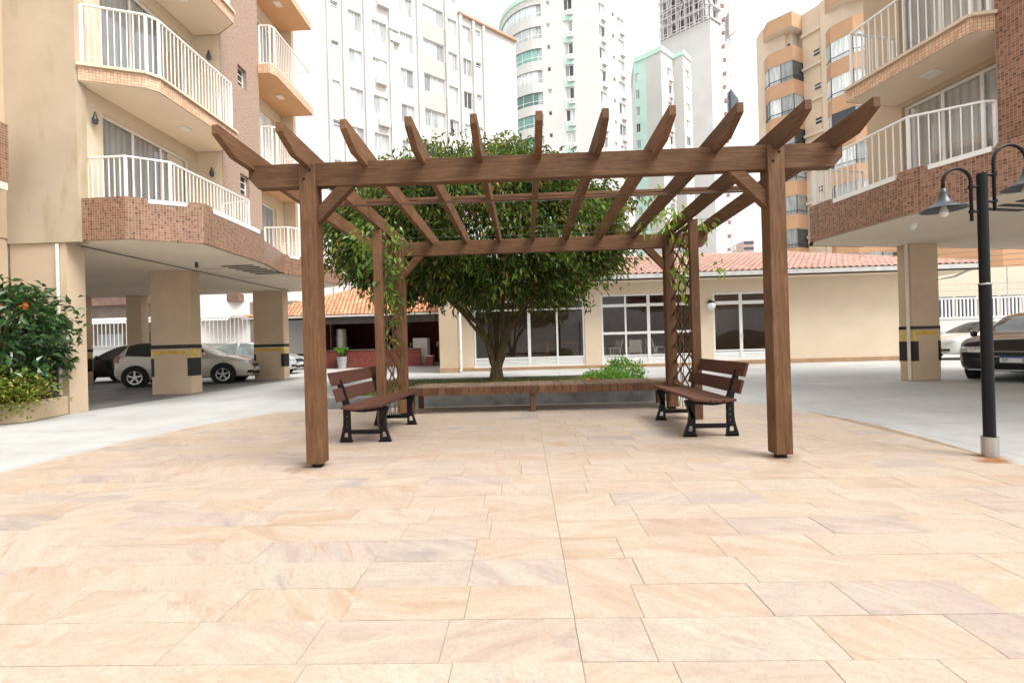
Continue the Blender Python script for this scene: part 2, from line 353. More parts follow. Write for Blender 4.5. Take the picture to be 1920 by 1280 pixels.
TILEP = tile_mat('pink_clay_tile', [(0, (.44, .265, .215, 1)), (.5, (.48, .295, .24, 1)), (1, (.52, .335, .28, 1))])
TILEO = tile_mat('orange_clay_tile', [(0, (.50, .20, .11, 1)), (.5, (.58, .26, .15, 1)), (1, (.66, .34, .21, 1))])
BRICKR = plain('red_brick', (.26, .075, .06, 1), .8, .25, var=.3, scale=14)
DKRED = plain('dark_red_paint', (.10, .022, .016, 1), .8, .3, var=.2, scale=4)
BARK = NT('mossy_bark'); _v = BARK.coord((3, 3, .8))
_g = BARK.noise(_v, 6, 7, .7)
_o = BARK.ramp(_g, [(.3, (.045, .03, .016, 1)), (.55, (.13, .095, .05, 1)), (.8, (.24, .19, .11, 1))])
_o = BARK.mix(BARK.ramp(BARK.noise(BARK.coord(), 3, 4), [(.5, (0, 0, 0)), (.7, (.6, .6, .6))]), _o, (.10, .11, .02, 1))
BARK.bump(_g, .8, .02); BARK = BARK.fin(_o, .9, .15)
SOIL = plain('planter_soil', (.07, .05, .035, 1), .95, .1, var=.3, scale=20, bump=.5)
TREELEAF = leaf('tree_leaf', [(0, (.010, .030, .006, 1)), (.3, (.030, .075, .012, 1)), (.6, (.070, .135, .020, 1)), (.82, (.17, .22, .035, 1)), (.93, (.22, .16, .04, 1)), (1, (.24, .08, .035, 1))], .45, (1.15, (.22, .125, .045, 1), .60), .24, .25, tone=1.5)
BUSHLEAF = leaf('glossy_bush_leaf', [(0, (.012, .035, .012, 1)), (.5, (.025, .07, .02, 1)), (1, (.06, .13, .04, 1))], .3, None, .15, .5)
LIMELEAF = leaf('lime_leaf', [(0, (.09, .15, .015, 1)), (.5, (.20, .26, .03, 1)), (.85, (.34, .34, .05, 1)), (1, (.28, .12, .03, 1))], .4, None, .3)
VINELEAF = leaf('vine_leaf', [(0, (.03, .08, .012, 1)), (.5, (.09, .19, .025, 1)), (1, (.24, .33, .05, 1))], .4, None, .35)
BRIGHT = leaf('bright_shrub_leaf', [(0, (.06, .17, .02, 1)), (.6, (.14, .32, .04, 1)), (1, (.25, .44, .08, 1))], .4, None, .35)
REDLEAF = leaf('red_bromeliad_leaf', [(0, (.16, .03, .02, 1)), (.6, (.35, .06, .03, 1)), (1, (.42, .16, .06, 1))], .4, None, .2)
GRASS = leaf('grass_blade', [(0, (.05, .10, .015, 1)), (.6, (.13, .20, .03, 1)), (1, (.28, .28, .08, 1))], .5, None, .3)
FLOWER = plain('orange_flower', (.75, .13, .03, 1), .5, .3, var=.2, scale=40)
PLASTIC = plain('grey_garden_chair', (.74, .72, .66, 1), .5, .4, var=.08, scale=8)
TABLEW = wood('varnished_table_wood', 'x', (.14, .05, .018, 1), (.28, .11, .04, 1), (.40, .18, .07, 1), .35)
TYRE = plain('tyre_rubber', (.015, .015, .015, 1), .8, .3, var=.2)
RIM = plain('alloy_rim', (.45, .45, .46, 1), .3, .5, .8, var=.05)
def paint(name, c, metal=.0, rough=.22, coat=.6):
    n = NT(name); m = n.fin(c, rough, .5, metal); n.b.inputs['Coat Weight'].default_value = coat; n.b.inputs['Coat Roughness'].default_value = .04; return m
PWHITE = paint('white_car_paint', (.50, .46, .40, 1)); PSILVER = paint('silver_car_paint', (.56, .57, .58, 1), .35); PBLACK = paint('black_car_paint', (.012, .011, .012, 1)); PDARK = paint('dark_green_grey_car_paint', (.02, .024, .026, 1)); PPALE = paint('pale_silver_paint', (.6, .6, .57, 1), .2)
CARGLASS = plain('dark_car_glass', (.03, .038, .042, 1), .05, .7, var=.1)
CARGLASSL = plain('pale_car_glass', (.30, .36, .37, 1), .05, .7, var=.3, scale=2)
CHROME = plain('chrome_trim', (.75, .75, .75, 1), .15, .5, 1, var=.02)
HEADL = plain('headlight_lens', (.62, .66, .68, 1), .1, .6, .3, var=.25, scale=22)
TAILL = plain('tail_light_lens', (.30, .015, .012, 1), .15, .6, var=.2)
PLATEM = plain('number_plate', (.72, .73, .74, 1), .5, .3, var=.04)
PLATEB = plain('plate_blue', (.03, .08, .38, 1), .5, .3, var=.04)
RUST = NT('rust_stain'); _tc = RUST.new('TexCoord'); _ln = RUST.new('VectorMath', operation='LENGTH'); RUST.l(_tc.outputs['Object'], _ln.inputs[0])
_a = RUST.math('MULTIPLY', RUST.ramp(RUST.math('ADD', _ln.outputs['Value'], RUST.math('MULTIPLY', RUST.noise(RUST.coord(), 14, 6, .7), .16)), [(.10, (.9, .9, .9)), (.24, (0, 0, 0))]), .8)
RUST.l(_a, RUST.b.inputs['Alpha']); RUST = RUST.fin((.34, .13, .04, 1), .9, .1)
BAGM = plain('black_bin_bag', (.014, .015, .018, 1), .3, .5, var=.2, scale=14, bump=.8, bscale=14)
GLOBE = plain('opal_glass_globe', (.78, .78, .76, 1), .15, .5, var=.02)
BULB = plain('clear_bulb', (.62, .60, .55, 1), .08, .6, var=.05)
SHADE = plain('lamp_shade_grey', (.045, .05, .058, 1), .35, .35, var=.1, scale=8)
WIREM = plain('grey_wire', (.10, .10, .10, 1), .6, .3)
BLUET = plain('blue_netting', (.12, .15, .18, 1), .8, .2, var=.2)
SCAF = plain('scaffold_grey', (.62, .60, .60, 1), .7, .3, var=.3, scale=3)
BROWNR = plain('brown_roofing', (.20, .13, .10, 1), .85, .2, var=.2)
# ================================================================ ground
g = MB(); g.face([(-900, -300, -.02), (900, -300, -.02), (900, 1500, -.02), (-900, 1500, -.02)])
tag(g.build('ground', plain('city_ground', (.36, .35, .33, 1), .9, .2, scale=.05)), kind='structure')
g = MB(); N = 40
g.face([(-40, -12, 0), (40, -12, 0), (40, 34, 0), (-40, 34, 0)])
tag(g.build('driveway', CONC), kind='structure')

g = MB(); g.face([(-30, 8.3, .004), (-8.52, 8.3, .004), (-8.45, 17.2, .004), (-30, 17.2, .004)])  # darker grey sheet over the driveway under the left building
tag(g.build('dark_floor_sheet', plain('dark_floor_grey', (.17, .168, .165, 1), .6, .3, var=.25, scale=.9, bump=.1)), kind='structure')

# ================================================================ stone paving
PB = [(-4.86, -.6), (3.86, -.6), (3.9, 3.7), (4.02, 4.6), (4.1, 5.5), (3.98, 6.4), (3.7, 7.2), (3.2, 7.9), (-3.62, 7.9), (-4.26, 7.6), (-4.72, 6.7), (-4.92, 5.6)]
bed = MB().prism(PB, .004, .0165)
paving = bed.build('stone_paving', GROUT); tag(paving, kind='structure')
def clip(poly, region):
    out = poly
    for i in range(len(region)):
        a, b = region[i], region[(i + 1) % len(region)]; inp = out; out = []
        if not inp: return []
        ins = lambda p: (b[0] - a[0]) * (p[1] - a[1]) - (b[1] - a[1]) * (p[0] - a[0]) >= -1e-9
        for k in range(len(inp)):
            p, q = inp[k], inp[(k + 1) % len(inp)]
            if ins(p) != ins(q):
                d1 = (b[0] - a[0]) * (p[1] - a[1]) - (b[1] - a[1]) * (p[0] - a[0]); d2 = (b[0] - a[0]) * (q[1] - a[1]) - (b[1] - a[1]) * (q[0] - a[0]); t = d1 / (d1 - d2)
                x = (p[0] + (q[0] - p[0]) * t, p[1] + (q[1] - p[1]) * t)
                if ins(p): out.append(p); out.append(x)
                else: out.append(x)
            elif ins(p): out.append(p)
    return out
rnd = random.Random(3)
stones = []
y = 1.537 - .242 * 9
row = 0
while y < 7.9:
    for side in (-1, 1):
        x = .162; first = True
        while abs(x) < 5.2:
            w = rnd.choice((.49, .5, .5, .51, .5, .36, .64)) if not first else rnd.uniform(.2, .5)
            first = False
            a, b = sorted((x, x + side * w)); gp = .0008
            poly = clip([(a + gp, y + gp), (b - gp, y + gp), (b - gp, y + .242 - gp), (a + gp, y + .242 - gp)], PB)
            if len(poly) >= 3:
                ar = abs(sum(poly[i][0] * poly[(i + 1) % len(poly)][1] - poly[(i + 1) % len(poly)][0] * poly[i][1] for i in range(len(poly)))) / 2
                if ar > .004: stones.append(poly)
            x += side * w
    y += .242; row += 1
def inview(p):
    cx = sum(q[0] for q in p) / len(p); cy = sum(q[1] for q in p) / len(p)
    if cy < 1.25: return 9e9
    if abs(cx + .03 * cy) / cy > 1.2: return 9e9
    return cx * cx + cy * cy
stones.sort(key=inview)
def slab_mesh(mb, poly, z1, cham=.0009):
    n = len(poly); cx = sum(q[0] for q in poly) / n; cy = sum(q[1] for q in poly) / n
    ins = []
    for p in poly:
        d = math.hypot(p[0] - cx, p[1] - cy); k = 1 - cham / max(d, .02); ins.append((cx + (p[0] - cx) * k, cy + (p[1] - cy) * k))
    v = [(p[0], p[1], .006) for p in poly] + [(p[0], p[1], z1 - .002) for p in poly] + [(p[0], p[1], z1) for p in ins]
    mb.mesh(v, [(i, (i + 1) % n, n + (i + 1) % n, n + i) for i in range(n)] + [(n + i, n + (i + 1) % n, 2 * n + (i + 1) % n, 2 * n + i) for i in range(n)] + [tuple(range(2 * n, 3 * n))])
rest = MB()
for i, p in enumerate(stones):
    if abs(sum(p[k][0] * p[(k + 1) % len(p)][1] - p[(k + 1) % len(p)][0] * p[k][1] for k in range(len(p)))) < 1e-5: continue
    if sum(p[k][0] * p[(k + 1) % len(p)][1] - p[(k + 1) % len(p)][0] * p[k][1] for k in range(len(p))) < 0: p = p[::-1]
    z = .020 + rnd.uniform(-.0012, .0012)
    if i < 300:
        cx = sum(q[0] for q in p) / len(p); cy = sum(q[1] for q in p) / len(p)
        mb = MB(off=(cx, cy, 0)); slab_mesh(mb, p, z); mb.build('stone', PAVER, paving, loc=(cx, cy, 0))
    else: slab_mesh(rest, p, z)
tag(rest.build('stone_field', PAVER, paving), kind='stuff')
PZ = .02

# ================================================================ planter with grass
pl = empty('planter_bed', (-.6, 10, 0), label='low grey concrete kerb around the tree bed behind the pergola', cat='planter')
PX0, PX1, PY0, PY1 = -3.62, 2.45, 7.97, 11.9
for a in ((PX0, PY0, PX1, PY0 + .16), (PX0, PY1 - .16, PX1, PY1), (PX0, PY0 + .16, PX0 + .16, PY1 - .16), (PX1 - .16, PY0 + .16, PX1, PY1 - .16)):
    MB((-.6, 10, 0)).box(a[0], a[1], 0, a[2], a[3], .215).build('kerb', KERB, pl, bevel=.012)
MB((-.6, 10, 0)).box(PX0 + .16, PY0 + .16, 0, PX1 - .16, PY1 - .16, .16).build('soil', SOIL, pl)
gm = MB(); rr = random.Random(11)
for i in range(9000):
    x = rr.uniform(PX0 + .17, PX1 - .17); yy = PY0 + .17 + (PY1 - PY0 - .34) * rr.random() ** 1.6
    h = rr.uniform(.05, .13); a = rr.uniform(0, 6.28); w = .006; lx, ly = rr.uniform(-.05, .05), rr.uniform(-.05, .05)
    gm.face([(x - w * math.cos(a), yy - w * math.sin(a), .155), (x + w * math.cos(a), yy + w * math.sin(a), .155), (x + lx, yy + ly, .155 + h)])
tag(gm.build('grass', GRASS), 'short green grass growing in the tree bed', 'grass', kind='stuff')

# ================================================================ pergola
pg = empty('pergola', (.16, 5.5, PZ), label='brown stained timber pergola with eleven rafters over two benches', cat='pergola')
off = (.16, 5.5, PZ)
def part(name, mat, fn, parent=pg, bevel=.004, o=off, **k):
    m = MB(o); fn(m); return m.build(name, mat, parent, bevel=bevel, **k)
A = .145; FX0, FX1, FY, BY = -1.993, 2.312, 4.036, 6.99
for (x0, y0, top) in ((FX0, FY, 2.76), (FX1 - A, FY, 2.76), (FX0, BY, 2.69), (FX1 - A, BY, 2.69)):
    po = part('post', WZ, lambda m: m.box(x0, y0, PZ + .035, x0 + A, y0 + A, top))
    m = MB(off); m.lathe([(0, PZ), (.05, PZ), (.05, PZ + .04), (0, PZ + .04)], 16, (x0 + A / 2, y0 + A / 2, 0)); m.build('post_foot', BLACKM, po)
for (x0, y0) in ((FX0, FY), (FX1 - A, FY), (FX0, BY), (FX1 - A, BY)):
    for dx_, dz_ in ((.045, 2.62), (.10, 2.70)):
        part('bolt', BLACKM, lambda m: m.lathe([(0, -.008), (.009, -.007), (.012, 0)], 10, (x0 + dx_, y0, dz_ if y0 < 5 else dz_ - .07), 'y'), bevel=0)
def beam(y0, y1, z0, z1):
    c = .09
    return lambda m: m.extrude([(-2.47, z0 + c), (-2.39, z0), (2.75, z0), (2.83, z0 + c), (2.83, z1), (-2.47, z1)], 'y', y0, y1)
part('beam', WX, beam(FY + .03, FY + .115, 2.56, 2.775), fix=True)
part('beam', WX, beam(BY + .03, BY + .115, 2.485, 2.70), fix=True)
for i in range(11):
    x = -2.44 + .5203 * i; w = .028; dz = -.024
    zt = lambda yy, base: base + dz * (yy - 3.58)
    pr = [(3.58, 2.915), (3.58, 2.835), (3.80, zt(3.80, 2.735)), (7.30, zt(7.30, 2.735)), (7.52, zt(7.52, 2.835)), (7.52, zt(7.52, 2.915))]
    part('rafter', WY, lambda m: m.extrude(pr, 'x', x - w, x + w), fix=True)
part('batten', WX, lambda m: m.box(-2.2, 5.55, 2.872, 2.75, 5.59, 2.91))
part('batten', WX, lambda m: m.box(-2.5, 5.12, 2.70, 2.82, 5.155, 2.728))
def brace(x0, x1, y, z0, z1):
    def f(m):
        w = .105; d = Vector((x1 - x0, 0, z1 - z0)).normalized(); s = 1 if x1 > x0 else -1
        m.extrude([(x0, z0), (x0, z0 - .0), (x1, z1), (x1 - s * w * 1.42, z1), (x0, z0 + w * 1.42)], 'y', y, y + .08)
    return f
part('brace', WX, brace(FX0 + A, -1.515, FY + .035, 2.225, 2.558), fix=True)
part('brace', WX, brace(FX1 - A, 1.84, FY + .035, 2.225, 2.558), fix=True)
part('brace', WX, brace(FX0 + A, -1.53, BY + .035, 2.15, 2.483), fix=True)
part('brace', WX, brace(FX1 - A, 1.85, BY + .035, 2.15, 2.483), fix=True)
for (xa, xt, xb) in ((FX0, FX0 - .005, FX0 + .06), (FX1 - A, FX1 - .105, FX1 - .06)):
    # slender post and lattice panel beside each rear post
    ly = 6.02 if xa < 0 else 6.05
    lp = part('lattice_post', WZ, lambda m: m.box(xt, ly, PZ, xt + .11, ly + .075, 2.66))
    xc = xt + .06; y0, y1 = ly + .08, BY - .005; z0, z1 = .42, 2.6; st = .24; dpt = y1 - y0
    for za, zb in ((z0 - .04, z0), (z1, z1 + .04)): part('lattice_rail', WZ, lambda m: m.box(xc - .02, y0, za, xc + .02, y1, zb))
    c = -dpt
    while c < (z1 - z0) * .62:
        for sgn in (1, -1):
            # slats at a steep slope, clipped to the panel
            sl_ = .62; pts = []
            for k in range(0, 61):
                yy = y0 + dpt * k / 60; zz = z0 + (c * 1.15 + sl_ * ((yy - y0) if sgn > 0 else (y1 - yy))) * 1.0
                zz = z0 + c / .62 + sl_ * ((yy - y0) if sgn > 0 else (y1 - yy))
                if z0 <= zz <= z1: pts.append((xc + sgn * .007, yy, zz))
            if len(pts) > 3: part('lattice_slat', LATW, lambda m: m.bar(pts[0], pts[-1], .008, .028, (0, -sgn, 1)), bevel=0)
        c += st * .62
for zz, yy in ((2.66, 6.1), (2.66, 6.55), (2.67, 5.0)):
    part('tie_wire', WIREM, lambda m: m.tube([(-2.1, yy, zz), (.2, yy, zz - .025), (2.4, yy, zz)], .0022, 5), bevel=0)

# ================================================================ benches (local: seat faces +X, length along Y)
def make_bench(name, label, loc, rz):
    b = empty(name, loc, rz, label, 'bench', 'park benches under the pergola')
    L = .74
    def slat(nm, pts, th):   # cross-section centre line (x,z) -> board along Y with slight droop
        m = MB(); a, c = Vector((pts[0][0], 0, pts[0][1])), Vector((pts[1][0], 0, pts[1][1]))
        d = (c - a); nrm = Vector((d.z, 0, -d.x)).normalized() * th / 2
        rings = []
        v = []
        for t in (-1, -.5, 0, .5, 1):
            for p in (a + nrm, c + nrm, c - nrm, a - nrm): v.append((p.x, t * L, p.z))
        n = 4; fs = [(i * n + j, i * n + (j + 1) % n, (i + 1) * n + (j + 1) % n, (i + 1) * n + j) for i in range(4) for j in range(n)] + [(3, 2, 1, 0), (16, 17, 18, 19)]
        m.mesh(v, fs)
        # grain along Y: swap to the painted slat material on local Y by rotating coordinates
        return m.build(nm, BENCHWY, b, bevel=.004, fix=True)
    slat('seat_slat', ((.02, .415), (.145, .402)), .028)
    slat('seat_slat', ((.155, .402), (.285, .408)), .028)
    slat('seat_slat', ((.295, .410), (.475, .432)), .03)
    slat('backrest_slat', ((-.012, .478), (-.055, .62)), .028)
    slat('backrest_slat', ((-.066, .655), (-.108, .80)), .028)
    for ys in (-.53, .53):
        fr = MB(); T = .045
        def plate(path, widths, holes=None, ear=True):
            """perforated cast plate following path in the x-z plane"""
            P = [Vector((p[0], 0, p[1])) for p in path]; n = len(P); Lft, Rgt = [], []
            for i in range(n):
                t = (P[min(i + 1, n - 1)] - P[max(i - 1, 0)]).normalized(); s = Vector((t.z, 0, -t.x)); w = widths[i] / 2
                Lft.append(P[i] - s * w); Rgt.append(P[i] + s * w)
            for i in range(n - 1):
                q = [Lft[i], Rgt[i], Rgt[i + 1], Lft[i + 1]]
                if holes and i in holes:
                    c = sum(q, Vector()) / 4; inn = [c + (p - c) * holes[i] for p in q]
                    for k in range(4): quadprism([q[k], q[(k + 1) % 4], inn[(k + 1) % 4], inn[k]])
                else: quadprism(q)
        def quadprism(q):
            v = [(p.x, ys - T / 2, p.z) for p in q] + [(p.x, ys + T / 2, p.z) for p in q]
            fr.mesh(v, ((0, 1, 2, 3), (7, 6, 5, 4), (0, 4, 5, 1), (1, 5, 6, 2), (2, 6, 7, 3), (3, 7, 4, 0)))
        # rear leg and backrest upright: flared foot with an opening, row of perforations
        zs = [0, .03, .13, .16, .19, .22, .25, .28, .31, .34, .37, .40, .43, .46, .50, .54, .60, .66, .74]
        path = [(.0 - (.035 if z < .08 else 0) * 0 + (-.02 * max(0, (.2 - z) / .2)) - max(0, z - .42) * .3, z) for z in zs]
        wd = [.125, .12, .085, .08, .076, .074, .072, .07, .07, .07, .07, .07, .068, .066, .062, .06, .058, .05, .03]
        plate(path, wd, {1: .55, 3: .42, 5: .42, 7: .42, 9: .42, 11: .42, 13: .4, 15: .4})
        # front leg
        zs = [0, .03, .14, .18, .22, .26, .30, .34, .38, .405]
        path = [(.425 + .018 * max(0, (.14 - z) / .14) - .012 * math.sin(max(0, z - .1) / .3 * 3.1) , z) for z in zs]
        plate(path, [.12, .115, .078, .07, .064, .062, .064, .07, .085, .10], {1: .55, 3: .4})
        plate([(.40, .20), (.445, .30), (.47, .37), (.48, .395)], [.03, .028, .026, .024])
        # seat rail and stretcher
        plate([(-.01, .375), (.06, .378), (.10, .372), (.15, .366), (.2, .364), (.32, .372), (.45, .392)], [.05] * 7, {1: .4, 3: .4})
        plate([(.03, .115), (.39, .115)], [.045, .045])
        quadprism([Vector((-.075, 0, 0)), Vector((.055, 0, 0)), Vector((.055, 0, .018)), Vector((-.075, 0, .018))])
        quadprism([Vector((.365, 0, 0)), Vector((.51, 0, 0)), Vector((.51, 0, .018)), Vector((.365, 0, .018))])
        fr.build('cast_iron_leg', BLACKM, b)
    return b
BENCHWY = wood('bench_slat_paint_y', 'y', (.068, .028, .019, 1), (.092, .040, .028, 1), (.115, .053, .038, 1), .5)
make_bench('park_bench', 'brown slatted bench with black iron legs beside the left pergola post', (-2.03, 5.66, PZ), R(-2))
make_bench('park_bench', 'brown slatted bench with black iron legs in front of the right lattice', (2.21, 5.55, PZ), R(180))

# ================================================================ long slatted bench between the rear posts
sb = empty('slatted_bench', (.15, 7.4, PZ), label='long low wooden bench of short crosswise slats in front of the tree bed', cat='bench')
so_ = (.15, 7.4, PZ); x = -1.86; k = 0
rr = random.Random(5)
while x < 2.28:
    w = .118
    m = MB(so_); dzz = rr.uniform(-.002, .002); m.box(x, 7.07, .405 + dzz, x + w, 7.78, .435 + dzz); m.build('top_slat', DECKW, sb, bevel=.003)
    m = MB(so_); m.box(x + .001, 7.045 + rr.uniform(-.002, .002), .305, x + w - .001, 7.068, .425 + dzz); m.build('fascia_slat', DECKF, sb, bevel=.003)
    x += w + .003
MB(so_).box(-1.86, 7.10, .33, 2.28, 7.15, .402).build('rail', DECKF, sb)
MB(so_).box(-1.86, 7.70, .33, 2.28, 7.75, .402).build('rail', DECKF, sb)
for xx in (-1.80, .10, 2.22):
    for yy in (7.085, 7.69): MB(so_).box(xx - .04, yy, PZ, xx + .04, yy + .07, .328).build('leg', DECKF, sb, bevel=.003)

# ================================================================ lamp post
lp = empty('lamp_post', (3.916, 3.975, 0), label='black double-armed lamp post with bell shades at the right paving edge', cat='lamp post')
lo = (3.916, 3.975, 0); lx, ly = 3.916, 3.975
MB(lo).lathe([(.0, PZ), (.056, PZ), (.056, .19), (.041, .19)], 24, (lx, ly, 0)).build('base_sleeve', STEEL, lp, smooth=False)
MB(lo).lathe([(.041, .10), (.041, 1.47), (.043, 1.475), (.043, 1.485), (.036, 1.49), (.036, 2.42), (.0, 2.425)], 20, (lx, ly, 0)).build('pole', BLACKM, lp, smooth=False)
MB(lo).lathe([(.0412, 1.474), (.0445, 1.476), (.0445, 1.486), (.041, 1.489)], 20, (lx, ly, 0)).build('joint_ring', STEEL, lp)
for s, dz in ((-1, 0), (1, .165)):
    axx = lx + s * (.092 if s < 0 else .10); pts = [(axx, ly, 2.02 + dz * .5)]
    ztop = 2.355 + dz; r0 = .115 if s < 0 else .135
    pts.append((axx, ly, ztop))
    for i in range(1, 13):
        a = math.pi * i / 12; pts.append((axx + s * (r0 - r0 * math.cos(a)), ly, ztop + r0 * math.sin(a)))
    ex = axx + s * 2 * r0; pts.append((ex, ly, ztop - .07))
    arm = MB(lo).tube(pts, .0125, 10).build('arm', BLACKM, lp, smooth=True)
    for zb in (2.10 + dz * .5, 2.31 + dz * .6):
        MB(lo).tube([(lx, ly, zb), (axx, ly, zb)], .011, 8).build('bracket', BLACKM, lp)
        MB(lo).lathe([(.0, zb - .012), (.02, zb - .012), (.02, zb + .012), (0, zb + .012)], 12, (axx, ly, 0)).build('clamp', BLACKM, lp)
    zt = ztop - .06
    sh = MB(lo).lathe([(0, zt + .01), (.022, zt + .008), (.026, zt - .03), (.04, zt - .075), (.068, zt - .115), (.11, zt - .145), (.158, zt - .165), (.16, zt - .172), (.153, zt - .171), (.105, zt - .152), (.06, zt - .12), (.02, zt - .07), (0, zt - .06)], 28, (ex, ly, 0)).build('lamp_shade', SHADE, lp, smooth=True)
    MB(lo).lathe([(0, zt - .235), (.022, zt - .228), (.033, zt - .205), (.03, zt - .18), (.018, zt - .15), (.016, zt - .1), (0, zt - .1)], 16, (ex, ly, 0)).build('bulb', BULB, sh, smooth=True)
rm = MB(); rm.face([(-.3 + 0, -.3, .0225), (.3, -.3, .0225), (.3, .3, .0225), (-.3, .3, .0225)])
rm.build('rust_stain', RUST, paving, loc=(3.92, 3.95, 0))
rm = MB(); rm.face([(-.3, -.06, .0232), (.3, -.06, .0232), (.3, .06, .0232), (-.3, .06, .0232)])
rm.build('rust_stain', RUST, paving, loc=(3.80, 3.83, 0), rot=(0, 0, -.2))
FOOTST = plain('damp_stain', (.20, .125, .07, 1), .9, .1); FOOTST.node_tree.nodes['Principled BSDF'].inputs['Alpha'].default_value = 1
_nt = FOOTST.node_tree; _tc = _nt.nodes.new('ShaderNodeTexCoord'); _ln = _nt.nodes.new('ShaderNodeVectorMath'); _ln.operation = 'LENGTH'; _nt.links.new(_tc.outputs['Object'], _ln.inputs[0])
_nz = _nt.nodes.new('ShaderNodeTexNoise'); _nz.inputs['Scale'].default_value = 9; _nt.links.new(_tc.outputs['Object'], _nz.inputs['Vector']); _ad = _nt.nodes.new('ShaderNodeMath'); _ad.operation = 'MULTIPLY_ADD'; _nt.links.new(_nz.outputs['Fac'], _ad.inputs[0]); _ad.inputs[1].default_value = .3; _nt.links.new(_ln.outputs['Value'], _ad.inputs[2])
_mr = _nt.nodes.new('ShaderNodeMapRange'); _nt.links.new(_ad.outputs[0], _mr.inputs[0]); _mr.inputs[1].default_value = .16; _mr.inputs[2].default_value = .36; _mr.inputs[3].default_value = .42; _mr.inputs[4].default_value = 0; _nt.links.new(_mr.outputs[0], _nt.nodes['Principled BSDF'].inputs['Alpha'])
for (sx_, sy_) in ((FX0 + .0, FY + .03), (FX1 - .06, FY + .05), (FX0 + .05, BY), (FX1 - .07, BY)):
    rm = MB(); rm.face([(-.34, -.2, .0226), (.34, -.2, .0226), (.34, .2, .0226), (-.34, .2, .0226)]); rm.build('damp_stain', FOOTST, paving, loc=(sx_, sy_, 0))
# ================================================================ facade helper
def facade(mb, P0, P1, z0, z1, openings, depth=.12, uvs=False):
    """wall from P0 to P1 (left to right seen from outside) with real openings [(s0,s1,za,zb)] and their reveals"""
    P0, P1 = Vector((P0[0], P0[1], 0)), Vector((P1[0], P1[1], 0)); L = (P1 - P0).length; d = (P1 - P0) / L; n = Vector((d.y, -d.x, 0))
    S = sorted({0, L, *[o[0] for o in openings], *[o[1] for o in openings]}); Z = sorted({z0, z1, *[o[2] for o in openings], *[o[3] for o in openings]})
    pt = lambda s, z, q=0: (P0.x + d.x * s - n.x * q, P0.y + d.y * s - n.y * q, z)
    for a, b in zip(S, S[1:]):
        za = None
        runs = []
        for c, e in zip(Z, Z[1:]):
            ms, mz = (a + b) / 2, (c + e) / 2
            solid = not any(o[0] < ms < o[1] and o[2] < mz < o[3] for o in openings)
            if solid:
                if runs and abs(runs[-1][1] - c) < 1e-6: runs[-1][1] = e
                else: runs.append([c, e])
        for c, e in runs: mb.face([pt(a, c), pt(b, c), pt(b, e), pt(a, e)], [(a, c), (b, c), (b, e), (a, e)] if uvs else None)
    for s0, s1, a, b in openings:
        mb.face([pt(s0, a), pt(s0, b), pt(s0, b, depth), pt(s0, a, depth)]); mb.face([pt(s1, a), pt(s1, a, depth), pt(s1, b, depth), pt(s1, b)])
        mb.face([pt(s0, b), pt(s1, b), pt(s1, b, depth), pt(s0, b, depth)]); mb.face([pt(s0, a), pt(s0, a, depth), pt(s1, a, depth), pt(s1, a)])
    return d, n, pt
def window(parent, off, P0, d, n, s0, s1, za, zb, q, fw=.05, cols=2, frame=None, pane=None, transom=None, name='window', uvpane=False, barw=None):
    """framed window set q behind the wall face; the frame is the part, each pane a sub-part"""
    frame = frame or ALU; pane = pane or PANE; barw = barw or fw
    P0 = Vector((P0[0], P0[1], 0))
    def blk(m, a, b, c, e, q0, q1):
        v = []
        for zz in (c, e):
            for s, qq in ((a, q0), (b, q0), (b, q1), (a, q1)): v.append(P0 + d * s - n * qq + Vector((0, 0, zz)))
        m.mesh(v, ((0, 3, 2, 1), (4, 5, 6, 7), (0, 1, 5, 4), (1, 2, 6, 5), (2, 3, 7, 6), (3, 0, 4, 7)))
    m = MB(off)
    blk(m, s0, s0 + fw, za, zb, q - .03, q + .03); blk(m, s1 - fw, s1, za, zb, q - .03, q + .03)
    blk(m, s0 + fw, s1 - fw, za, za + fw, q - .03, q + .03); blk(m, s0 + fw, s1 - fw, zb - fw, zb, q - .03, q + .03)
    W = (s1 - s0 - 2 * fw); zs = [za + fw] + ([t for t in (transom or [])]) + [zb - fw]
    for i in range(1, cols): blk(m, s0 + fw + W * i / cols - barw / 2, s0 + fw + W * i / cols + barw / 2, za + fw, zb - fw, q - .022, q + .022)
    for t in (transom or []): blk(m, s0 + fw, s1 - fw, t - barw / 2, t + barw / 2, q - .018, q + .018)
    w = m.build(name, frame, parent)
    for i in range(cols):
        a, b = s0 + fw + W * i / cols, s0 + fw + W * (i + 1) / cols
        for c, e in zip(zs, zs[1:]):
            m = MB(off); p = [P0 + d * a - n * q + Vector((0, 0, c)), P0 + d * b - n * q + Vector((0, 0, c)), P0 + d * b - n * q + Vector((0, 0, e)), P0 + d * a - n * q + Vector((0, 0, e))]
            m.face(p, [(a, c), (b, c), (b, e), (a, e)])
            pm = pane(i) if callable(pane) else pane
            m.build('pane', pm, w)
    return w
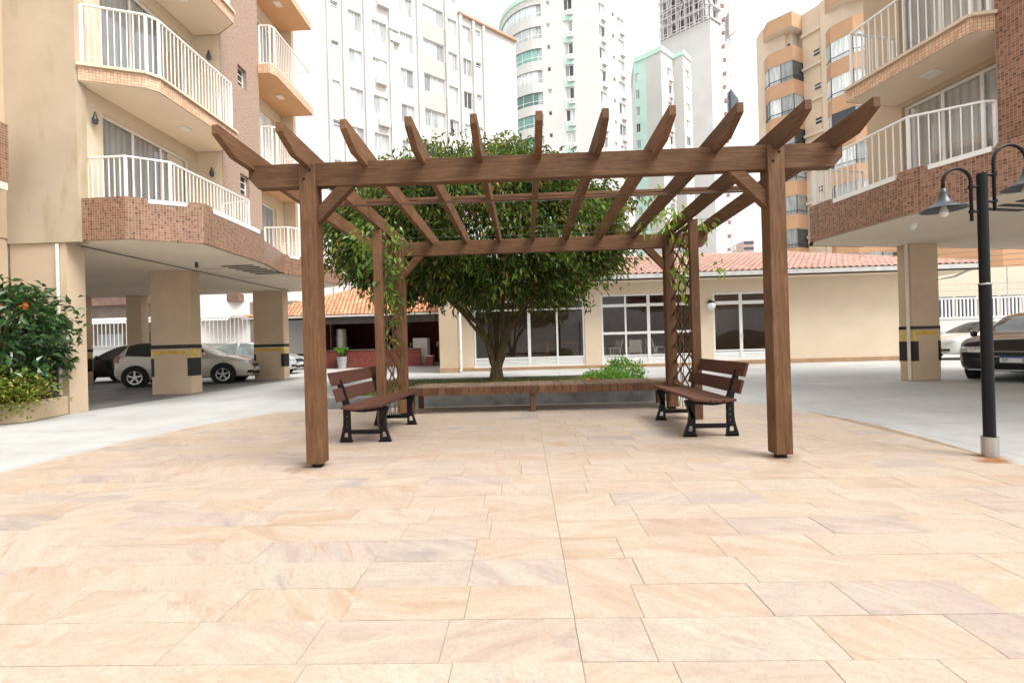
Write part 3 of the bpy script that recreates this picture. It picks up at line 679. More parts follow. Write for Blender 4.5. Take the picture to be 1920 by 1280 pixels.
def railing(parent, off, pts, z0, z1, sp=.1, rail=.022, bar=.014, mat=None):
    mat = mat or WHITEP
    m = MB(off); n = len(pts)
    for a, b in zip(pts, pts[1:]):
        m.bar((a[0], a[1], z1), (b[0], b[1], z1), rail * 2, rail * 1.3)
    m.build('top_rail', mat, parent)
    m = MB(off)
    for a, b in zip(pts, pts[1:]): m.bar((a[0], a[1], z0 + .06), (b[0], b[1], z0 + .06), .03, .02)
    m.build('bottom_rail', mat, parent)
    me = MB().box(-bar / 2, -bar / 2, 0, bar / 2, bar / 2, z1 - z0).make('baluster'); me.materials.append(mat)
    mp = MB().box(-.02, -.02, 0, .02, .02, z1 - z0).make('rail_post'); mp.materials.append(mat)
    for i, p in enumerate(pts): link('rail_post', mp, parent, (p[0] - off[0], p[1] - off[1], z0 - off[2]))
    for a, b in zip(pts, pts[1:]):
        l = math.hypot(b[0] - a[0], b[1] - a[1]); k = max(1, int(l / sp))
        for j in range(1, k):
            t = j / k; link('baluster', me, parent, (a[0] + (b[0] - a[0]) * t - off[0], a[1] + (b[1] - a[1]) * t - off[1], z0 - off[2]), (0, 0, math.atan2(b[1] - a[1], b[0] - a[0])))

# ================================================================ left apartment building
LB = empty('apartment_building', (-9, 11, 0), label='beige apartment block with brown mosaic balconies over parking at the left', cat='building')
lo_ = (-9, 11, 0)
def lpart(name, mat, fn, parent=LB, **k):
    m = MB(lo_); fn(m); return m.build(name, mat, parent, **k)
SZ = 3.22
# soffit slab over the parking
BAND = [(-8.25, 8.28), (-7.36, 8.25), (-6.27, 8.82), (-6.36, 11.05), (-6.78, 12.75), (-6.42, 13.22), (-6.22, 15.5)]
lpart('parking_soffit', SOFFIT, lambda m: m.prism([(-21, 8.34)] + [(-8.25, 8.34), (-7.38, 8.31), (-6.33, 8.87), (-6.42, 11.05), (-6.84, 12.76), (-6.48, 13.25), (-6.28, 15.45)] + [(-8.4, 16.75), (-21, 16.75)], SZ, SZ + .28))
# front return wall (faces the camera) and the nearer wall at the frame edge
lpart('end_wall', WALLST, lambda m: m.box(-9.6, 8.22, SZ - .02, -8.22, 8.42, 17.5))
lpart('end_wall', BEIGE, lambda m: m.box(-9.6, 8.26, 0, -8.52, 8.62, SZ - .02))
lpart('side_wall', TAN, lambda m: m.box(-9.95, 4.0, 3.3, -9.6, 8.42, 17.5))
lpart('side_wall', BEIGE, lambda m: m.box(-10.2, 4.0, 0, -9.62, 8.24, 3.298))
lpart('near_balcony_band', MOSB, lambda m: (m.strip([(-8.93, 6.2), (-8.93, 7.7)], 4.15, 5.15), m.strip([(-8.93, 7.7), (-9.6, 7.7)], 4.15, 5.15)))
lpart('near_balcony_slab', SOFFIT, lambda m: m.box(-9.6, 6.2, 4.0, -8.95, 7.69, 4.7))
# apartment wall with the sliding doors (faces +X) on three floors
FL = [3.5, 6.5, 9.5, 12.5, 15.5]
P0, P1 = (-8.3, 8.42), (-8.3, 11.5)
op = [(.42, 2.82, z + .06, z + 2.42) for z in FL[:4]]
m = MB(lo_); d, n, pt = facade(m, P0, P1, SZ, 17.5, op, .14); m.build('apartment_wall', CREAM, LB)
for (a, b, c, e) in op: window(LB, lo_, P0, d, n, a, b, c, e, .12, .05, 3, WHITEP, CLEAR, name='sliding_door')
for z in FL[:4]:
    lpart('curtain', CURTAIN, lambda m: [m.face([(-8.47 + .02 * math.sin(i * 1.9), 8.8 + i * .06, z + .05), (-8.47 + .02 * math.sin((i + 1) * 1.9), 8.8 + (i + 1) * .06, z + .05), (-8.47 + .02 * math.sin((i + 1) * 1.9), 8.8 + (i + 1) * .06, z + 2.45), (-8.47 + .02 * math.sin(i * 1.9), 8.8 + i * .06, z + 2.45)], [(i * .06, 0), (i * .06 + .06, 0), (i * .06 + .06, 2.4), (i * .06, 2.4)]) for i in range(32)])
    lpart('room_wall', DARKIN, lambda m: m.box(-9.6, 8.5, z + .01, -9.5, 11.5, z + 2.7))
# projecting speckled wall with small windows
lpart('return_wall', CREAM, lambda m: m.box(-8.3, 11.5, SZ, -7.66, 11.56, 17.5))
P0, P1 = (-7.65, 11.5), (-7.65, 13.22)
op = [(.72, 1.12, z + 1.88, z + 2.45) for z in FL[:4]]
m = MB(lo_); d, n, pt = facade(m, P0, P1, SZ + .4, 17.5, op, .16); m.build('speckled_wall', PINK, LB)
for (a, b, c, e) in op: window(LB, lo_, P0, d, n, a, b, c, e, .13, .025, 1, WHITEP, PANED, [c + .2, c + .39])
lpart('return_wall', CREAM, lambda m: m.box(-8.3, 13.16, SZ, -7.66, 13.22, 17.5))
# second stack wall with doors
P0, P1 = (-8.3, 13.22), (-8.3, 15.7)
op = [(.15, 2.0, z + .06, z + 2.35) for z in FL[:4]]
m = MB(lo_); d, n, pt = facade(m, P0, P1, SZ, 17.5, op, .14); m.build('apartment_wall', CREAM, LB)
for (a, b, c, e) in op: window(LB, lo_, P0, d, n, a, b, c, e, .12, .05, 2, WHITEP, PANEW, name='sliding_door')
lpart('return_wall', CREAM, lambda m: m.box(-8.6, 15.7, SZ, -7.9, 15.82, 17.5))
lpart('rear_wall', BEIGE, lambda m: m.box(-21, 16.7, SZ + .28, -8.32, 16.75, 17.5))
lpart('roof_slab', SOFFIT, lambda m: m.box(-21, 8.3, 17.5, -7.6, 16.75, 17.8))
# first-floor mosaic parapet: one face at a time, with the dips that hold the pale sills
def band_face(a, b, zb, zt, dips=(), mat=None, par=LB, o=lo_, name='mosaic_parapet'):
    m = MB(o); L = math.hypot(b[0] - a[0], b[1] - a[1]); dd = Vector(((b[0] - a[0]) / L, (b[1] - a[1]) / L, 0)); nn = Vector((dd.y, -dd.x, 0)); th = .1
    S = [0, L]
    for q in dips: S += [q[0], q[0] + .05, q[1] - .05, q[1]]
    S = sorted(set(S))
    def top(s):
        for q in dips:
            if q[0] + .05 <= s <= q[1] - .05: return zt - q[2]
        return zt
    P = lambda s, z, q=0: (a[0] + dd.x * s - nn.x * q, a[1] + dd.y * s - nn.y * q, z)
    for s0, s1 in zip(S, S[1:]):
        t0, t1 = top(s0), top(s1)
        m.face([P(s0, zb), P(s1, zb), P(s1, t1), P(s0, t0)], [(s0, zb), (s1, zb), (s1, t1), (s0, t0)])
        m.face([P(s1, zb, th), P(s0, zb, th), P(s0, t0, th), P(s1, t1, th)], [(s0, zb), (s1, zb), (s1, t1), (s0, t0)])
        m.face([P(s0, t0), P(s1, t1), P(s1, t1, th), P(s0, t0, th)])
    pb = m.build(name, mat or MOSB, par)
    for q in dips:
        m = MB(o); v = []
        for zz in (zt - q[2] + .003, zt - .02):
            for s, qq in ((q[0] + .06, -.008), (q[1] - .06, -.008), (q[1] - .06, th), (q[0] + .06, th)): v.append(P(s, zz, qq))
        m.mesh(v, ((0, 3, 2, 1), (4, 5, 6, 7), (0, 1, 5, 4), (1, 2, 6, 5), (2, 3, 7, 6), (3, 0, 4, 7)))
        m.build('sill', WHITEP, pb)
dips = {1: [(.3, 1.0, .1)], 2: [(.25, 2.1, .12)], 4: [(.12, .5, .1)], 5: [(.3, 2.0, .12)]}
for i, (a, b) in enumerate(zip(BAND, BAND[1:])):
    band_face(a, b, SZ + .002, 4.02 if i < 3 else 3.80, dips.get(i, []))
lpart('parapet_end', MOSB, lambda m: m.strip([(-6.22, 15.5), (-7.9, 15.5)], SZ, 3.8))
bal = lpart('balcony', SOFFIT, lambda m: m.prism([(-8.29, 8.43), (-7.4, 8.36), (-6.38, 8.9), (-6.46, 11.0), (-6.88, 12.7), (-6.52, 13.25), (-6.32, 15.4), (-8.28, 15.4)], 3.501, 3.56))
railing(bal, lo_, [(-8.28, 8.46), (-7.5, 8.44), (-6.92, 8.8), (-6.85, 11.25), (-7.6, 11.4)], 3.56, 4.85)
railing(bal, lo_, [(-7.62, 13.3), (-6.95, 13.35), (-6.75, 13.6), (-6.6, 15.3), (-8.2, 15.35)], 3.56, 4.72)
# upper balconies
for z in FL[1:4]:
    poly = [(-8.29, 8.3), (-8.2, 8.26), (-7.22, 8.62), (-7.08, 8.8), (-7.05, 11.1), (-7.64, 11.45), (-8.29, 11.45)]
    b = lpart('balcony', SOFFIT, lambda m: m.prism(poly, z - .28, z + .0))
    ed = [(-8.2, 8.25), (-7.21, 8.6), (-7.06, 8.78), (-7.03, 11.12), (-7.64, 11.48)]
    lpart('mosaic_edge', MOSP, lambda m: m.strip(ed, z - .27, z - .03), parent=b)
    lpart('edge_cap', CREAM, lambda m: [m.bar((p[0], p[1], z + .012), (q[0], q[1], z + .012), .10, .05) for p, q in zip(ed, ed[1:])], parent=b)
    railing(b, lo_, [(-8.2, 8.34), (-7.24, 8.68), (-7.12, 8.85), (-7.1, 11.05), (-7.63, 11.38)], z + .02, z + 1.2)
    lpart('ceiling_lamp', WHITEP, lambda m: m.box(-7.75, 10.1, z - .31, -7.55, 10.3, z - .282), parent=b)
    poly = [(-8.29, 13.23), (-7.64, 13.18), (-7.3, 13.2), (-7.2, 13.35), (-7.2, 15.7), (-8.29, 15.7)]
    b = lpart('balcony', plain('peach_soffit', (.66, .42, .24, 1), .85, .2, var=.04, scale=1) if z == FL[1] else bpy.data.materials['peach_soffit'], lambda m: m.prism(poly, z - .28, z))
    ed = [(-7.63, 13.165), (-7.29, 13.185), (-7.18, 13.35), (-7.18, 15.72), (-7.9, 15.72)]
    lpart('mosaic_edge', MOSP, lambda m: m.strip(ed, z - .27, z - .03), parent=b)
    railing(b, lo_, [(-7.62, 13.26), (-7.32, 13.28), (-7.25, 13.4), (-7.25, 15.62), (-8.2, 15.64)], z + .02, z + 1.2)
    lpart('ceiling_lamp', WHITEP, lambda m: m.box(-7.75, 14.3, z - .31, -7.55, 14.55, z - .282), parent=b)
    lpart('wall_sconce', DARKG, lambda m: m.lathe([(0, z - .95), (.04, z - .93), (.055, z - .85), (.03, z - .78), (.015, z - .7), (0, z - .7)], 12, (-8.22, 8.6, 0)))
    lpart('wall_sconce', DARKG, lambda m: m.lathe([(0, z - .95), (.04, z - .93), (.055, z - .85), (.03, z - .78), (.015, z - .7), (0, z - .7)], 12, (-7.9, 11.43, 0)))
# parking columns with painted stripes
def column(par, o, x0, x1, y0, y1, top, mat=TAN, mirror=False):
    c = MB(o).box(x0, y0, 0, x1, y1, top).build('column', mat, par, bevel=.01)
    e = .004
    MB(o).box(x0 - e, y0 - e, 1.19, x1 + e, y1 + e, 1.29).build('black_stripe', BLACKP, c)
    MB(o).box(x0 + .09, y0 - e, 1.05, x1 - .14, y0 + .02, 1.13).build('yellow_stripe', YELLOWP, c)
    for (a, b) in ((x0, x0 + .075), (x1 - .11, x1)):
        MB(o).box(a - e if a == x0 else a, y0 - e, .47, b + e if b == x1 else b, (y0 + y1) / 2 if b != x1 else y1 - .03, .94).build('corner_guard', BLACKP, c)
    for (a, b) in ((x0, x0 + .075), (x1 - .1, x1)):
        MB(o).box(a - e * .5, y0 - e * .6, .942, b + e * .5, y1 - .05, 1.18).build('yellow_stripe', plain('pale_yellow_paint', (.62, .46, .16, 1), .7, .3, var=.2, scale=9) if 'pale_yellow_paint' not in bpy.data.materials else bpy.data.materials['pale_yellow_paint'], c)
    return c
column(LB, lo_, -9.75, -8.68, 11.6, 11.98, SZ)
column(LB, lo_, -9.82, -8.72, 16.22, 16.6, SZ)
column(LB, lo_, -16.54, -16.08, 16.1, 16.5, SZ); column(LB, lo_, -14.65, -14.09, 16.35, 16.7, SZ, TAN)
lpart('soffit_pipe', DARKG, lambda m: m.tube([(-8.46, 8.5, SZ - .04), (-8.45, 16.3, SZ - .04)], .014, 6))
lpart('downpipe', PVC, lambda m: m.tube([(-8.66, 8.23, .02), (-8.66, 8.23, SZ - .05)], .028, 8))
for i in range(6): lpart('vent_slot', BLACKP, lambda m: m.box(-7.55 + i * .02, 11.15 + i * .26, SZ - .012, -6.75 + i * .02, 11.25 + i * .26, SZ + .002))
lpart('soffit_lamp', DARKG, lambda m: m.lathe([(0, SZ), (.03, SZ), (.04, SZ - .1), (.02, SZ - .14), (0, SZ - .14)], 10, (-7.75, 10.6, 0)))
lpart('soffit_lamp', WHITEP, lambda m: m.lathe([(0, SZ), (.05, SZ), (.05, SZ - .06), (.02, SZ - .1), (0, SZ - .1)], 10, (-6.9, 12.9, 0)))

# ================================================================ right apartment building (own axes: local x along the block away from the camera side, local y inwards)
RB = empty('apartment_building', (6.46, 7.85, 0), math.atan2(.974, -.225), label='beige apartment block with dark brown mosaic parapet at the right', cat='building')
# local: x = along (a), y = -inward so that +x,+y is right-handed: a -> x, i -> -y
def rpart(name, mat, fn, parent=RB, **k):
    m = MB(); fn(m); return m.build(name, mat, parent, **k)
RZ = 3.05
Q = lambda a, i: (a, -i)
SOF = [Q(2.33, .49), Q(1.99, .18), Q(0, .05), Q(-1.33, .36), Q(-2.58, .95), Q(-6, 1.0), Q(-6, 9), Q(2.33, 9)]
rpart('parking_soffit', SOFFIT, lambda m: m.prism(SOF, RZ, RZ + .28))
rb = [Q(-4, .93), Q(-2.6, .88), Q(-1.35, .29), Q(0, -.02), Q(2.02, .12), Q(2.39, .43), Q(2.39, 1.9)]
for i, (a, b) in enumerate(zip(rb, rb[1:])):
    band_face(b, a, RZ + .002, 3.80, {2: [(.28, 1.15, .10)], 3: [(.55, 1.95, .11)]}.get(i, []), MOSD, RB, (0, 0, 0))
rbal = rpart('balcony', SOFFIT, lambda m: m.prism([Q(2.3, 1.88), Q(2.3, .5), Q(2.0, .22), Q(0, .08), Q(-1.3, .4), Q(-1.4, 1.0), Q(-.66, 1.02), Q(-.1, 1.88)], 3.331, 3.5))
railing(rbal, (0, 0, 0), [Q(2.28, 1.8), Q(2.28, .5), Q(1.98, .25), Q(0, .12), Q(-.60, .82), Q(-.64, 1.0)], 3.5, 4.72, .125, .024, .016)
for z in (6.1,):
    poly = [Q(1.6, 1.88), Q(1.6, .72), Q(-.53, .72), Q(-.64, 1.0), Q(-.64, 1.88)]
    b = rpart('balcony', SOFFIT, lambda m: m.prism(poly, z - .25, z))
    ed = [Q(-.66, 1.02), Q(-.54, .7), Q(1.62, .7), Q(1.62, 1.9)]
    rpart('mosaic_edge', MOSP, lambda m: m.strip(ed[::-1], z - .245, z - .02), parent=b)
    rpart('edge_cap', CREAM, lambda m: [m.bar((p[0], p[1], z + .015), (q[0], q[1], z + .015), .11, .05) for p, q in zip(ed, ed[1:])], parent=b)
    railing(b, (0, 0, 0), [Q(1.56, 1.85), Q(1.56, .78), Q(-.5, .78), Q(-.6, 1.0)], z + .03, z + 1.15, .125, .024, .016)
    rpart('ceiling_lamp', WHITEP, lambda m: m.box(.35, -1.45, z - .28, .6, -1.2, z - .252), parent=b)
P0, P1 = Q(2.2, 1.88), Q(-.66, 1.88)
op = [(.75, 2.75, z + .04, z + 2.25) for z in (3.5, 6.15)]
m = MB(); d, n, pt = facade(m, P0, P1, RZ + .28, 8.9, op, .14); m.build('apartment_wall', BEIGE, RB)
for (a, b, c, e) in op: window(RB, (0, 0, 0), P0, d, n, a, b, c, e, .12, .055, 3, WHITEP, CLEAR, name='sliding_door')
for (a, b, c, e) in op:
    rpart('curtain', CURTAIN, lambda m: [m.face([pt(a + i * .08, c, .2 + .02 * math.sin(i * 1.9)), pt(a + i * .08 + .08, c, .2 + .02 * math.sin(i * 1.9 + 1.9)), pt(a + i * .08 + .08, e, .2 + .02 * math.sin(i * 1.9 + 1.9)), pt(a + i * .08, e, .2 + .02 * math.sin(i * 1.9))], [(i * .08, 0), (i * .08 + .08, 0), (i * .08 + .08, 2), (i * .08, 2)]) for i in range(26)])
rpart('end_wall', BEIGE, lambda m: m.box(2.12, -9, RZ + .28, 2.2, -1.881, 8.9))
rpart('mosaic_wall', MOSD, lambda m: m.strip([Q(-.66, 1.88), Q(-.66, 1.02), Q(-6, 1.02)], RZ + .28, 8.9))
rpart('roof_slab', SOFFIT, lambda m: m.box(-6, -9, 8.9, 2.2, -.75, 9.15))
m = MB(); m.box(1.95, -3.42, 0, 2.25, -2.66, RZ); 
rc = m.build('column', TAN, RB, bevel=.01)
for nm, mt, bx in (('black_stripe', BLACKP, (1.946, -3.424, 1.145, 2.254, -2.656, 1.215)), ('yellow_stripe', YELLOWP, (1.946, -3.30, 1.02, 1.98, -2.78, 1.10)), ('corner_guard', BLACKP, (1.945, -2.80, .44, 2.255, -2.655, .88)), ('corner_guard', BLACKP, (1.945, -3.425, .44, 2.255, -3.35, .88))):
    MB().box(*bx).build(nm, mt, rc)
for bx in ((1.947, -2.77, .882, 2.253, -2.657, 1.143), (1.947, -3.423, .882, 2.253, -3.37, 1.143), (1.947, -2.80, .40, 2.253, -2.657, .438), (1.947, -3.423, .40, 2.253, -3.35, .438)):
    MB().box(*bx).build('yellow_stripe', bpy.data.materials['pale_yellow_paint'], rc)
rpart('downpipe', PVC, lambda m: m.tube([(2.0, -2.60, .02), (2.0, -2.60, RZ)], .03, 8))
rpart('soffit_lamp', WHITEP, lambda m: m.lathe([(0, RZ), (.06, RZ), (.06, RZ - .05), (.03, RZ - .11), (0, RZ - .11)], 12, (.45, -.75, 0)))
for i in range(4): rpart('vent_slot', BLACKP, lambda m: m.box(-.55 - i * .22, -1.75, RZ - .012, -.45 - i * .22, -.95, RZ + .002))
# ================================================================ clay tile
def tile_shape(w, l, h=.036, n=6):
    """barrel tile: x across, y up the slope"""
    v = []; 
    for yy, k, zz in ((0, 1, .022), (l, .86, 0)):
        for i in range(n + 1):
            t = i / n; x = (t - .5) * w * k; z = h * math.sin(math.pi * min(1, t / .62)) if t < .62 else -.014 * math.sin(math.pi * (t - .62) / .38)
            v.append((x, yy, z + zz))
    f = [(i, i + 1, n + 2 + i, n + 1 + i) for i in range(n)]
    k = len(v); v += [(p[0], p[1], p[2] - .014) for p in v[:n + 1]]
    f += [(i + 1, i, k + i, k + i + 1) for i in range(n)]
    return v, f
def tiled_slope(parent, off, E0, E1, up, slope_len, x_lo, x_hi, w, l, mat, nparts, name='roof_tile'):
    """E0 eave start, direction along eave (E1-E0), up the slope vector; x_lo(t)/x_hi(t) give the limits along the eave at fraction t"""
    E0, E1, up = Vector(E0), Vector(E1), Vector(up).normalized(); ex = (E1 - E0).normalized(); nz = ex.cross(up)
    vs_, fs_ = tile_shape(w, l * 1.12); Mx = Matrix((ex, up, nz)).transposed().to_4x4()
    mb = MB(); mb.mesh(vs_, fs_); me = mb.make(name, smooth=True); me.materials.append(mat)
    rows = int(slope_len / l); spots = []
    for j in range(rows + 1):
        t = min(1, (j * l) / slope_len); a, b = x_lo(t), x_hi(t); k = a + w / 2
        while k < b - w * .3:
            spots.append((E0 + ex * k + up * (j * l), j)); k += w
    spots.sort(key=lambda q: (q[0].x - 5) ** 2 + q[0].y ** 2 * 4 if nparts else 0)
    rest = MB(off)
    rt = random.Random(2)
    for i, (p, j) in enumerate(spots):
        p = p + nz * (rt.uniform(-.004, .004))
        if i < nparts:
            o = link(name, me, parent); m = Mx.copy(); m.translation = p - Vector(off); o.matrix_local = m
        else:
            rest.mesh([Mx @ Vector(q) + p for q in vs_], fs_)
    if rest.v: tag(rest.build(name + 's', mat, parent, smooth=True), kind='stuff')

# ================================================================ pavilion (party room) behind the tree
PV = empty('pavilion', (6.5, 18.2, 0), label='low beige pavilion with pink tiled roof and glazed doors behind the tree', cat='building')
pvo = (6.5, 18.2, 0)
def ppart(name, mat, fn, parent=PV, **k):
    m = MB(pvo); fn(m); return m.build(name, mat, parent, **k)
P0, P1 = (-2.9, 18.2), (15.8, 18.2); sx = lambda x: x + 2.9
op = [(sx(-2.05), sx(2.40), .13, 2.78), (sx(3.05), sx(6.85), .13, 2.90), (sx(7.46), sx(9.72), .17, 2.84)]
m = MB(pvo); d, n, pt = facade(m, P0, P1, 0, 3.42, op, .16); m.build('front_wall', CREAM, PV)
ppart('side_wall', CREAM, lambda m: m.box(15.65, 18.36, 0, 15.8, 26, 3.42)); ppart('side_wall', CREAM, lambda m: m.box(-2.9, 18.36, 0, -2.75, 26, 3.42))
mrw = MB(pvo); facade(mrw, (15.65, 25.9), (-2.75, 25.9), 0, 3.42, [(1.2, 4.4, 1.6, 2.6), (6.2, 8.2, 1.5, 2.6)], .15); mrw.build('rear_wall', INWALL, PV)  # window openings added to this wall to let daylight into the rooms
ppart('inner_wall', INWALL, lambda m: m.box(7.0, 18.38, 0, 7.12, 25.8, 3.4)); ppart('inner_wall', INWALL, lambda m: m.box(10.3, 18.38, 0, 10.42, 25.8, 3.4))
ppart('inner_floor', INFLOOR, lambda m: m.box(-2.75, 18.38, .0, 15.65, 25.8, .12)); ppart('inner_ceiling', INCEIL, lambda m: m.box(-2.75, 18.38, 3.3, 15.65, 25.8, 3.41))
ppart('plinth', PLINTH, lambda m: (m.box(-2.9, 18.175, .001, -2.06, 18.2, .14), m.box(-2.06, 18.17, .001, 7.46, 18.2, .115), m.box(7.46, 18.17, .001, 15.82, 18.2, .16)))
ppart('pier', BEIGE, lambda m: m.box(-3.30, 17.5, 0, -2.62, 18.199, 3.42)); ppart('pier_plinth', PLINTH, lambda m: m.box(-3.315, 17.485, .001, -2.605, 18.1, .19))
ppart('downpipe', GUTTER, lambda m: m.tube([(-2.5, 17.62, 3.4), (-2.5, 17.62, .15), (-2.49, 17.5, .05), (-2.5, 17.4, .04)], .055, 10), smooth=True)
ppart('lower_louvre_base', ALU, lambda m: m.box(-2.0, 18.30, .13, 2.35, 18.33, .16))
def glazed(s0, s1, za, zb, posts, lou, rails, thick=()):
    """aluminium screen: posts at x list, louvred base up to z=lou, rails at z list"""
    fr = MB(pvo); y0, y1 = 18.25, 18.31
    fr.box(s0, y0, zb - .07, s1, y1, zb); fr.box(s0, y0, za, s1, y1, za + .05)
    for x in posts: w = .06 if x in thick else .035; fr.box(x - w, y0 - .004, za, x + w, y1 + .004, zb)
    for z, w in rails: fr.box(s0, y0 + .003, z - w, s1, y1 - .003, z + w)
    f = fr.build('glazing_frame', ALU, PV)
    k = za + .06
    while k < lou - .03:
        for a, b in zip(posts, posts[1:]):
            m = MB(pvo); m.extrude([(18.255, k), (18.275, k + .002), (18.30, k + .05), (18.28, k + .048)], 'x', a + .037, b - .037); m.build('louvre_slat', ALU, f)
        k += .056
    zs = [lou + .02] + [z for z, w in rails if z > lou + .1] + [zb - .07]
    for a, b in zip(posts, posts[1:]):
        for c, e in zip(zs, zs[1:]):
            m = MB(pvo); m.face([(a + .03, 18.28, c), (b - .03, 18.28, c), (b - .03, 18.28, e), (a + .03, 18.28, e)]); m.build('pane', GLASS, f)
    return f
glazed(-2.05, 2.40, .13, 2.78, [-2.0, -.9, .18, 1.30, 2.36], .46, [(.48, .03), (2.4, .03)], (.18,))
glazed(3.05, 6.85, .13, 2.90, [3.1, 4.03, 4.94, 5.9, 6.81], .44, [(.46, .03), (1.36, .05), (2.46, .06)], (4.94,))
gd = glazed(7.46, 9.72, .17, 2.84, [7.51, 8.56, 9.67], .54, [(.56, .03), (2.44, .07)], (8.56,))
ppart('door_handle', STEEL, lambda m: m.tube([(8.60, 18.22, 1.25), (8.60, 18.19, 1.25), (8.60, 18.19, 1.0), (8.60, 18.22, 1.0)], .012, 6), parent=gd)
wl = ppart('wall_lamp', BLACKM, lambda m: (m.tube([(7.28, 18.2, 2.5), (7.28, 18.05, 2.58), (7.30, 17.98, 2.52)], .018, 6), m.lathe([(0, 2.53), (.05, 2.52), (.14, 2.47), (.15, 2.44), (0, 2.44)], 16, (7.3, 17.98, 0))))
ppart('lamp_globe', GLOBE, lambda m: m.lathe([(.17 * math.sin(math.pi * i / 12), 2.32 - .17 * math.cos(math.pi * i / 12)) for i in range(13)], 20, (7.3, 17.98, 0)), parent=wl, smooth=True)
# roof
EY, EZ, RYY, RZZ = 17.55, 3.60, 22.0, 5.0
XL, XE, XR = -4.2, 17.25, 12.6
roof = ppart('roof', TILEP, lambda m: (m.face([(XL, EY, EZ - .03), (XE, EY, EZ - .03), (XR, RYY, RZZ - .03), (XL, RYY, RZZ - .03)]), m.face([(XE, EY, EZ - .03), (XE, 26.5, EZ - .03), (XR, RYY, RZZ - .03)]), m.face([(XL, RYY, RZZ - .03), (XR, RYY, RZZ - .03), (XE, 26.5, EZ - .03), (XL, 26.5, EZ - .03)])))
ppart('gable_wall', CREAM, lambda m: m.face([(-2.9, 18.2, 3.4), (-2.9, 26, 3.4), (-2.9, RYY, RZZ - .06)]))
upv = Vector((0, RYY - EY, RZZ - EZ)); SL = upv.length
tiled_slope(roof, pvo, (XL, EY - .06, EZ + .0), (XE, EY - .06, EZ + .0), upv, SL, lambda t: 0, lambda t: XE - XL - (XE - XR) * t, .235, .36, TILEP, 300)
ppart('ridge_cap', TILEP, lambda m: (m.tube([(XL, RYY, RZZ + .02), (XR, RYY, RZZ + .02)], .075, 8), m.tube([(XR, RYY, RZZ + .02), (XE, EY, EZ + .04)], .065, 8)), parent=roof)
ppart('fascia', plain('dark_fascia', (.05, .03, .022, 1), .8, .2), lambda m: m.box(XL, EY - .02, EZ - .24, XE, EY + .0, EZ - .03))
ppart('gutter', GUTTER, lambda m: (m.box(XL, EY - .16, EZ - .19, XE + .02, EY - .021, EZ - .035), m.box(XE - .02, EY - .02, EZ - .19, XE + .1, 26.5, EZ - .05)))
ppart('eave_soffit', SOFFIT, lambda m: m.box(XL, EY, 3.36, XE, 18.2, 3.385)); ppart('eave_soffit', SOFFIT, lambda m: m.box(15.81, 18.21, 3.36, XE, 26.4, 3.385))
ppart('eave_downpipe', GUTTER, lambda m: m.tube([(16.9, 17.6, 3.4), (16.5, 17.9, 3.15), (15.9, 18.0, 3.05), (15.9, 18.0, .1)], .045, 8), smooth=True)

# chairs and tables seen through the pavilion glass
def garden_chair(loc, rz, label):
    c = empty('garden_chair', loc, rz, label, 'chair', 'grey slatted garden chairs in the pavilion')
    for i in range(5): MB().box(-.23, -.22 + i * .09, .40, .23, -.145 + i * .09, .42).build('seat_slat', PLASTIC, c)
    for i in range(6): MB().box(-.21, -.006, 0, .21, .006, .068).build('back_slat', PLASTIC, c, loc=(0, .25 + i * .022, .46 + i * .085))
    for s in (-1, 1):
        MB().bar((s * .225, .23, .40), (s * .225, .40, .99), .03, .045).build('back_post', PLASTIC, c)
        MB().bar((s * .25, -.24, .64), (s * .25, .30, .66), .055, .025).build('armrest', PLASTIC, c)
        MB().bar((s * .25, -.20, 0), (s * .25, -.22, .63), .04, .04).build('leg', PLASTIC, c)
        MB().bar((s * .25, .30, 0), (s * .25, .20, .63), .04, .04).build('leg', PLASTIC, c)
    return c
garden_chair((3.55, 18.8, .12), R(-70), 'grey slatted chair turned sideways behind the leftmost window pane')
garden_chair((4.5, 18.85, .12), R(172), 'grey slatted chair with its back to the second window pane')
garden_chair((5.4, 18.85, .12), R(110), 'grey slatted chair near the right end of the window')
garden_chair((5.0, 20.4, .12), R(10), 'grey slatted chair deeper in the room facing the window')
garden_chair((3.4, 20.0, .12), R(60), 'grey slatted chair deeper in the room behind the sideways chair')
def wood_table(loc, w, dpt, h, label, name='wooden_table', cat='table'):
    t = empty(name, loc, 0, label, cat)
    MB().box(-w / 2, -dpt / 2, h - .05, w / 2, dpt / 2, h).build('table_top', TABLEW, t, bevel=.006)
    for a in (-1, 1):
        for b in (-1, 1): MB().box(a * (w / 2 - .12) - .05, b * (dpt / 2 - .1) - .05, 0, a * (w / 2 - .12) + .05, b * (dpt / 2 - .1) + .05, h - .051).build('leg', TABLEW, t)
    return t
wood_table((1.55, 19.0, .12), 1.5, .7, .95, 'varnished orange wooden table behind the glass doors right of the trunk')
wood_table((-.55, 18.75, .12), 1.9, .4, .42, 'low varnished wooden bench behind the glass doors at the trunk', 'wooden_bench', 'bench')
wood_table((4.3, 19.7, .12), 1.6, .8, .74, 'wooden table between the grey garden chairs')

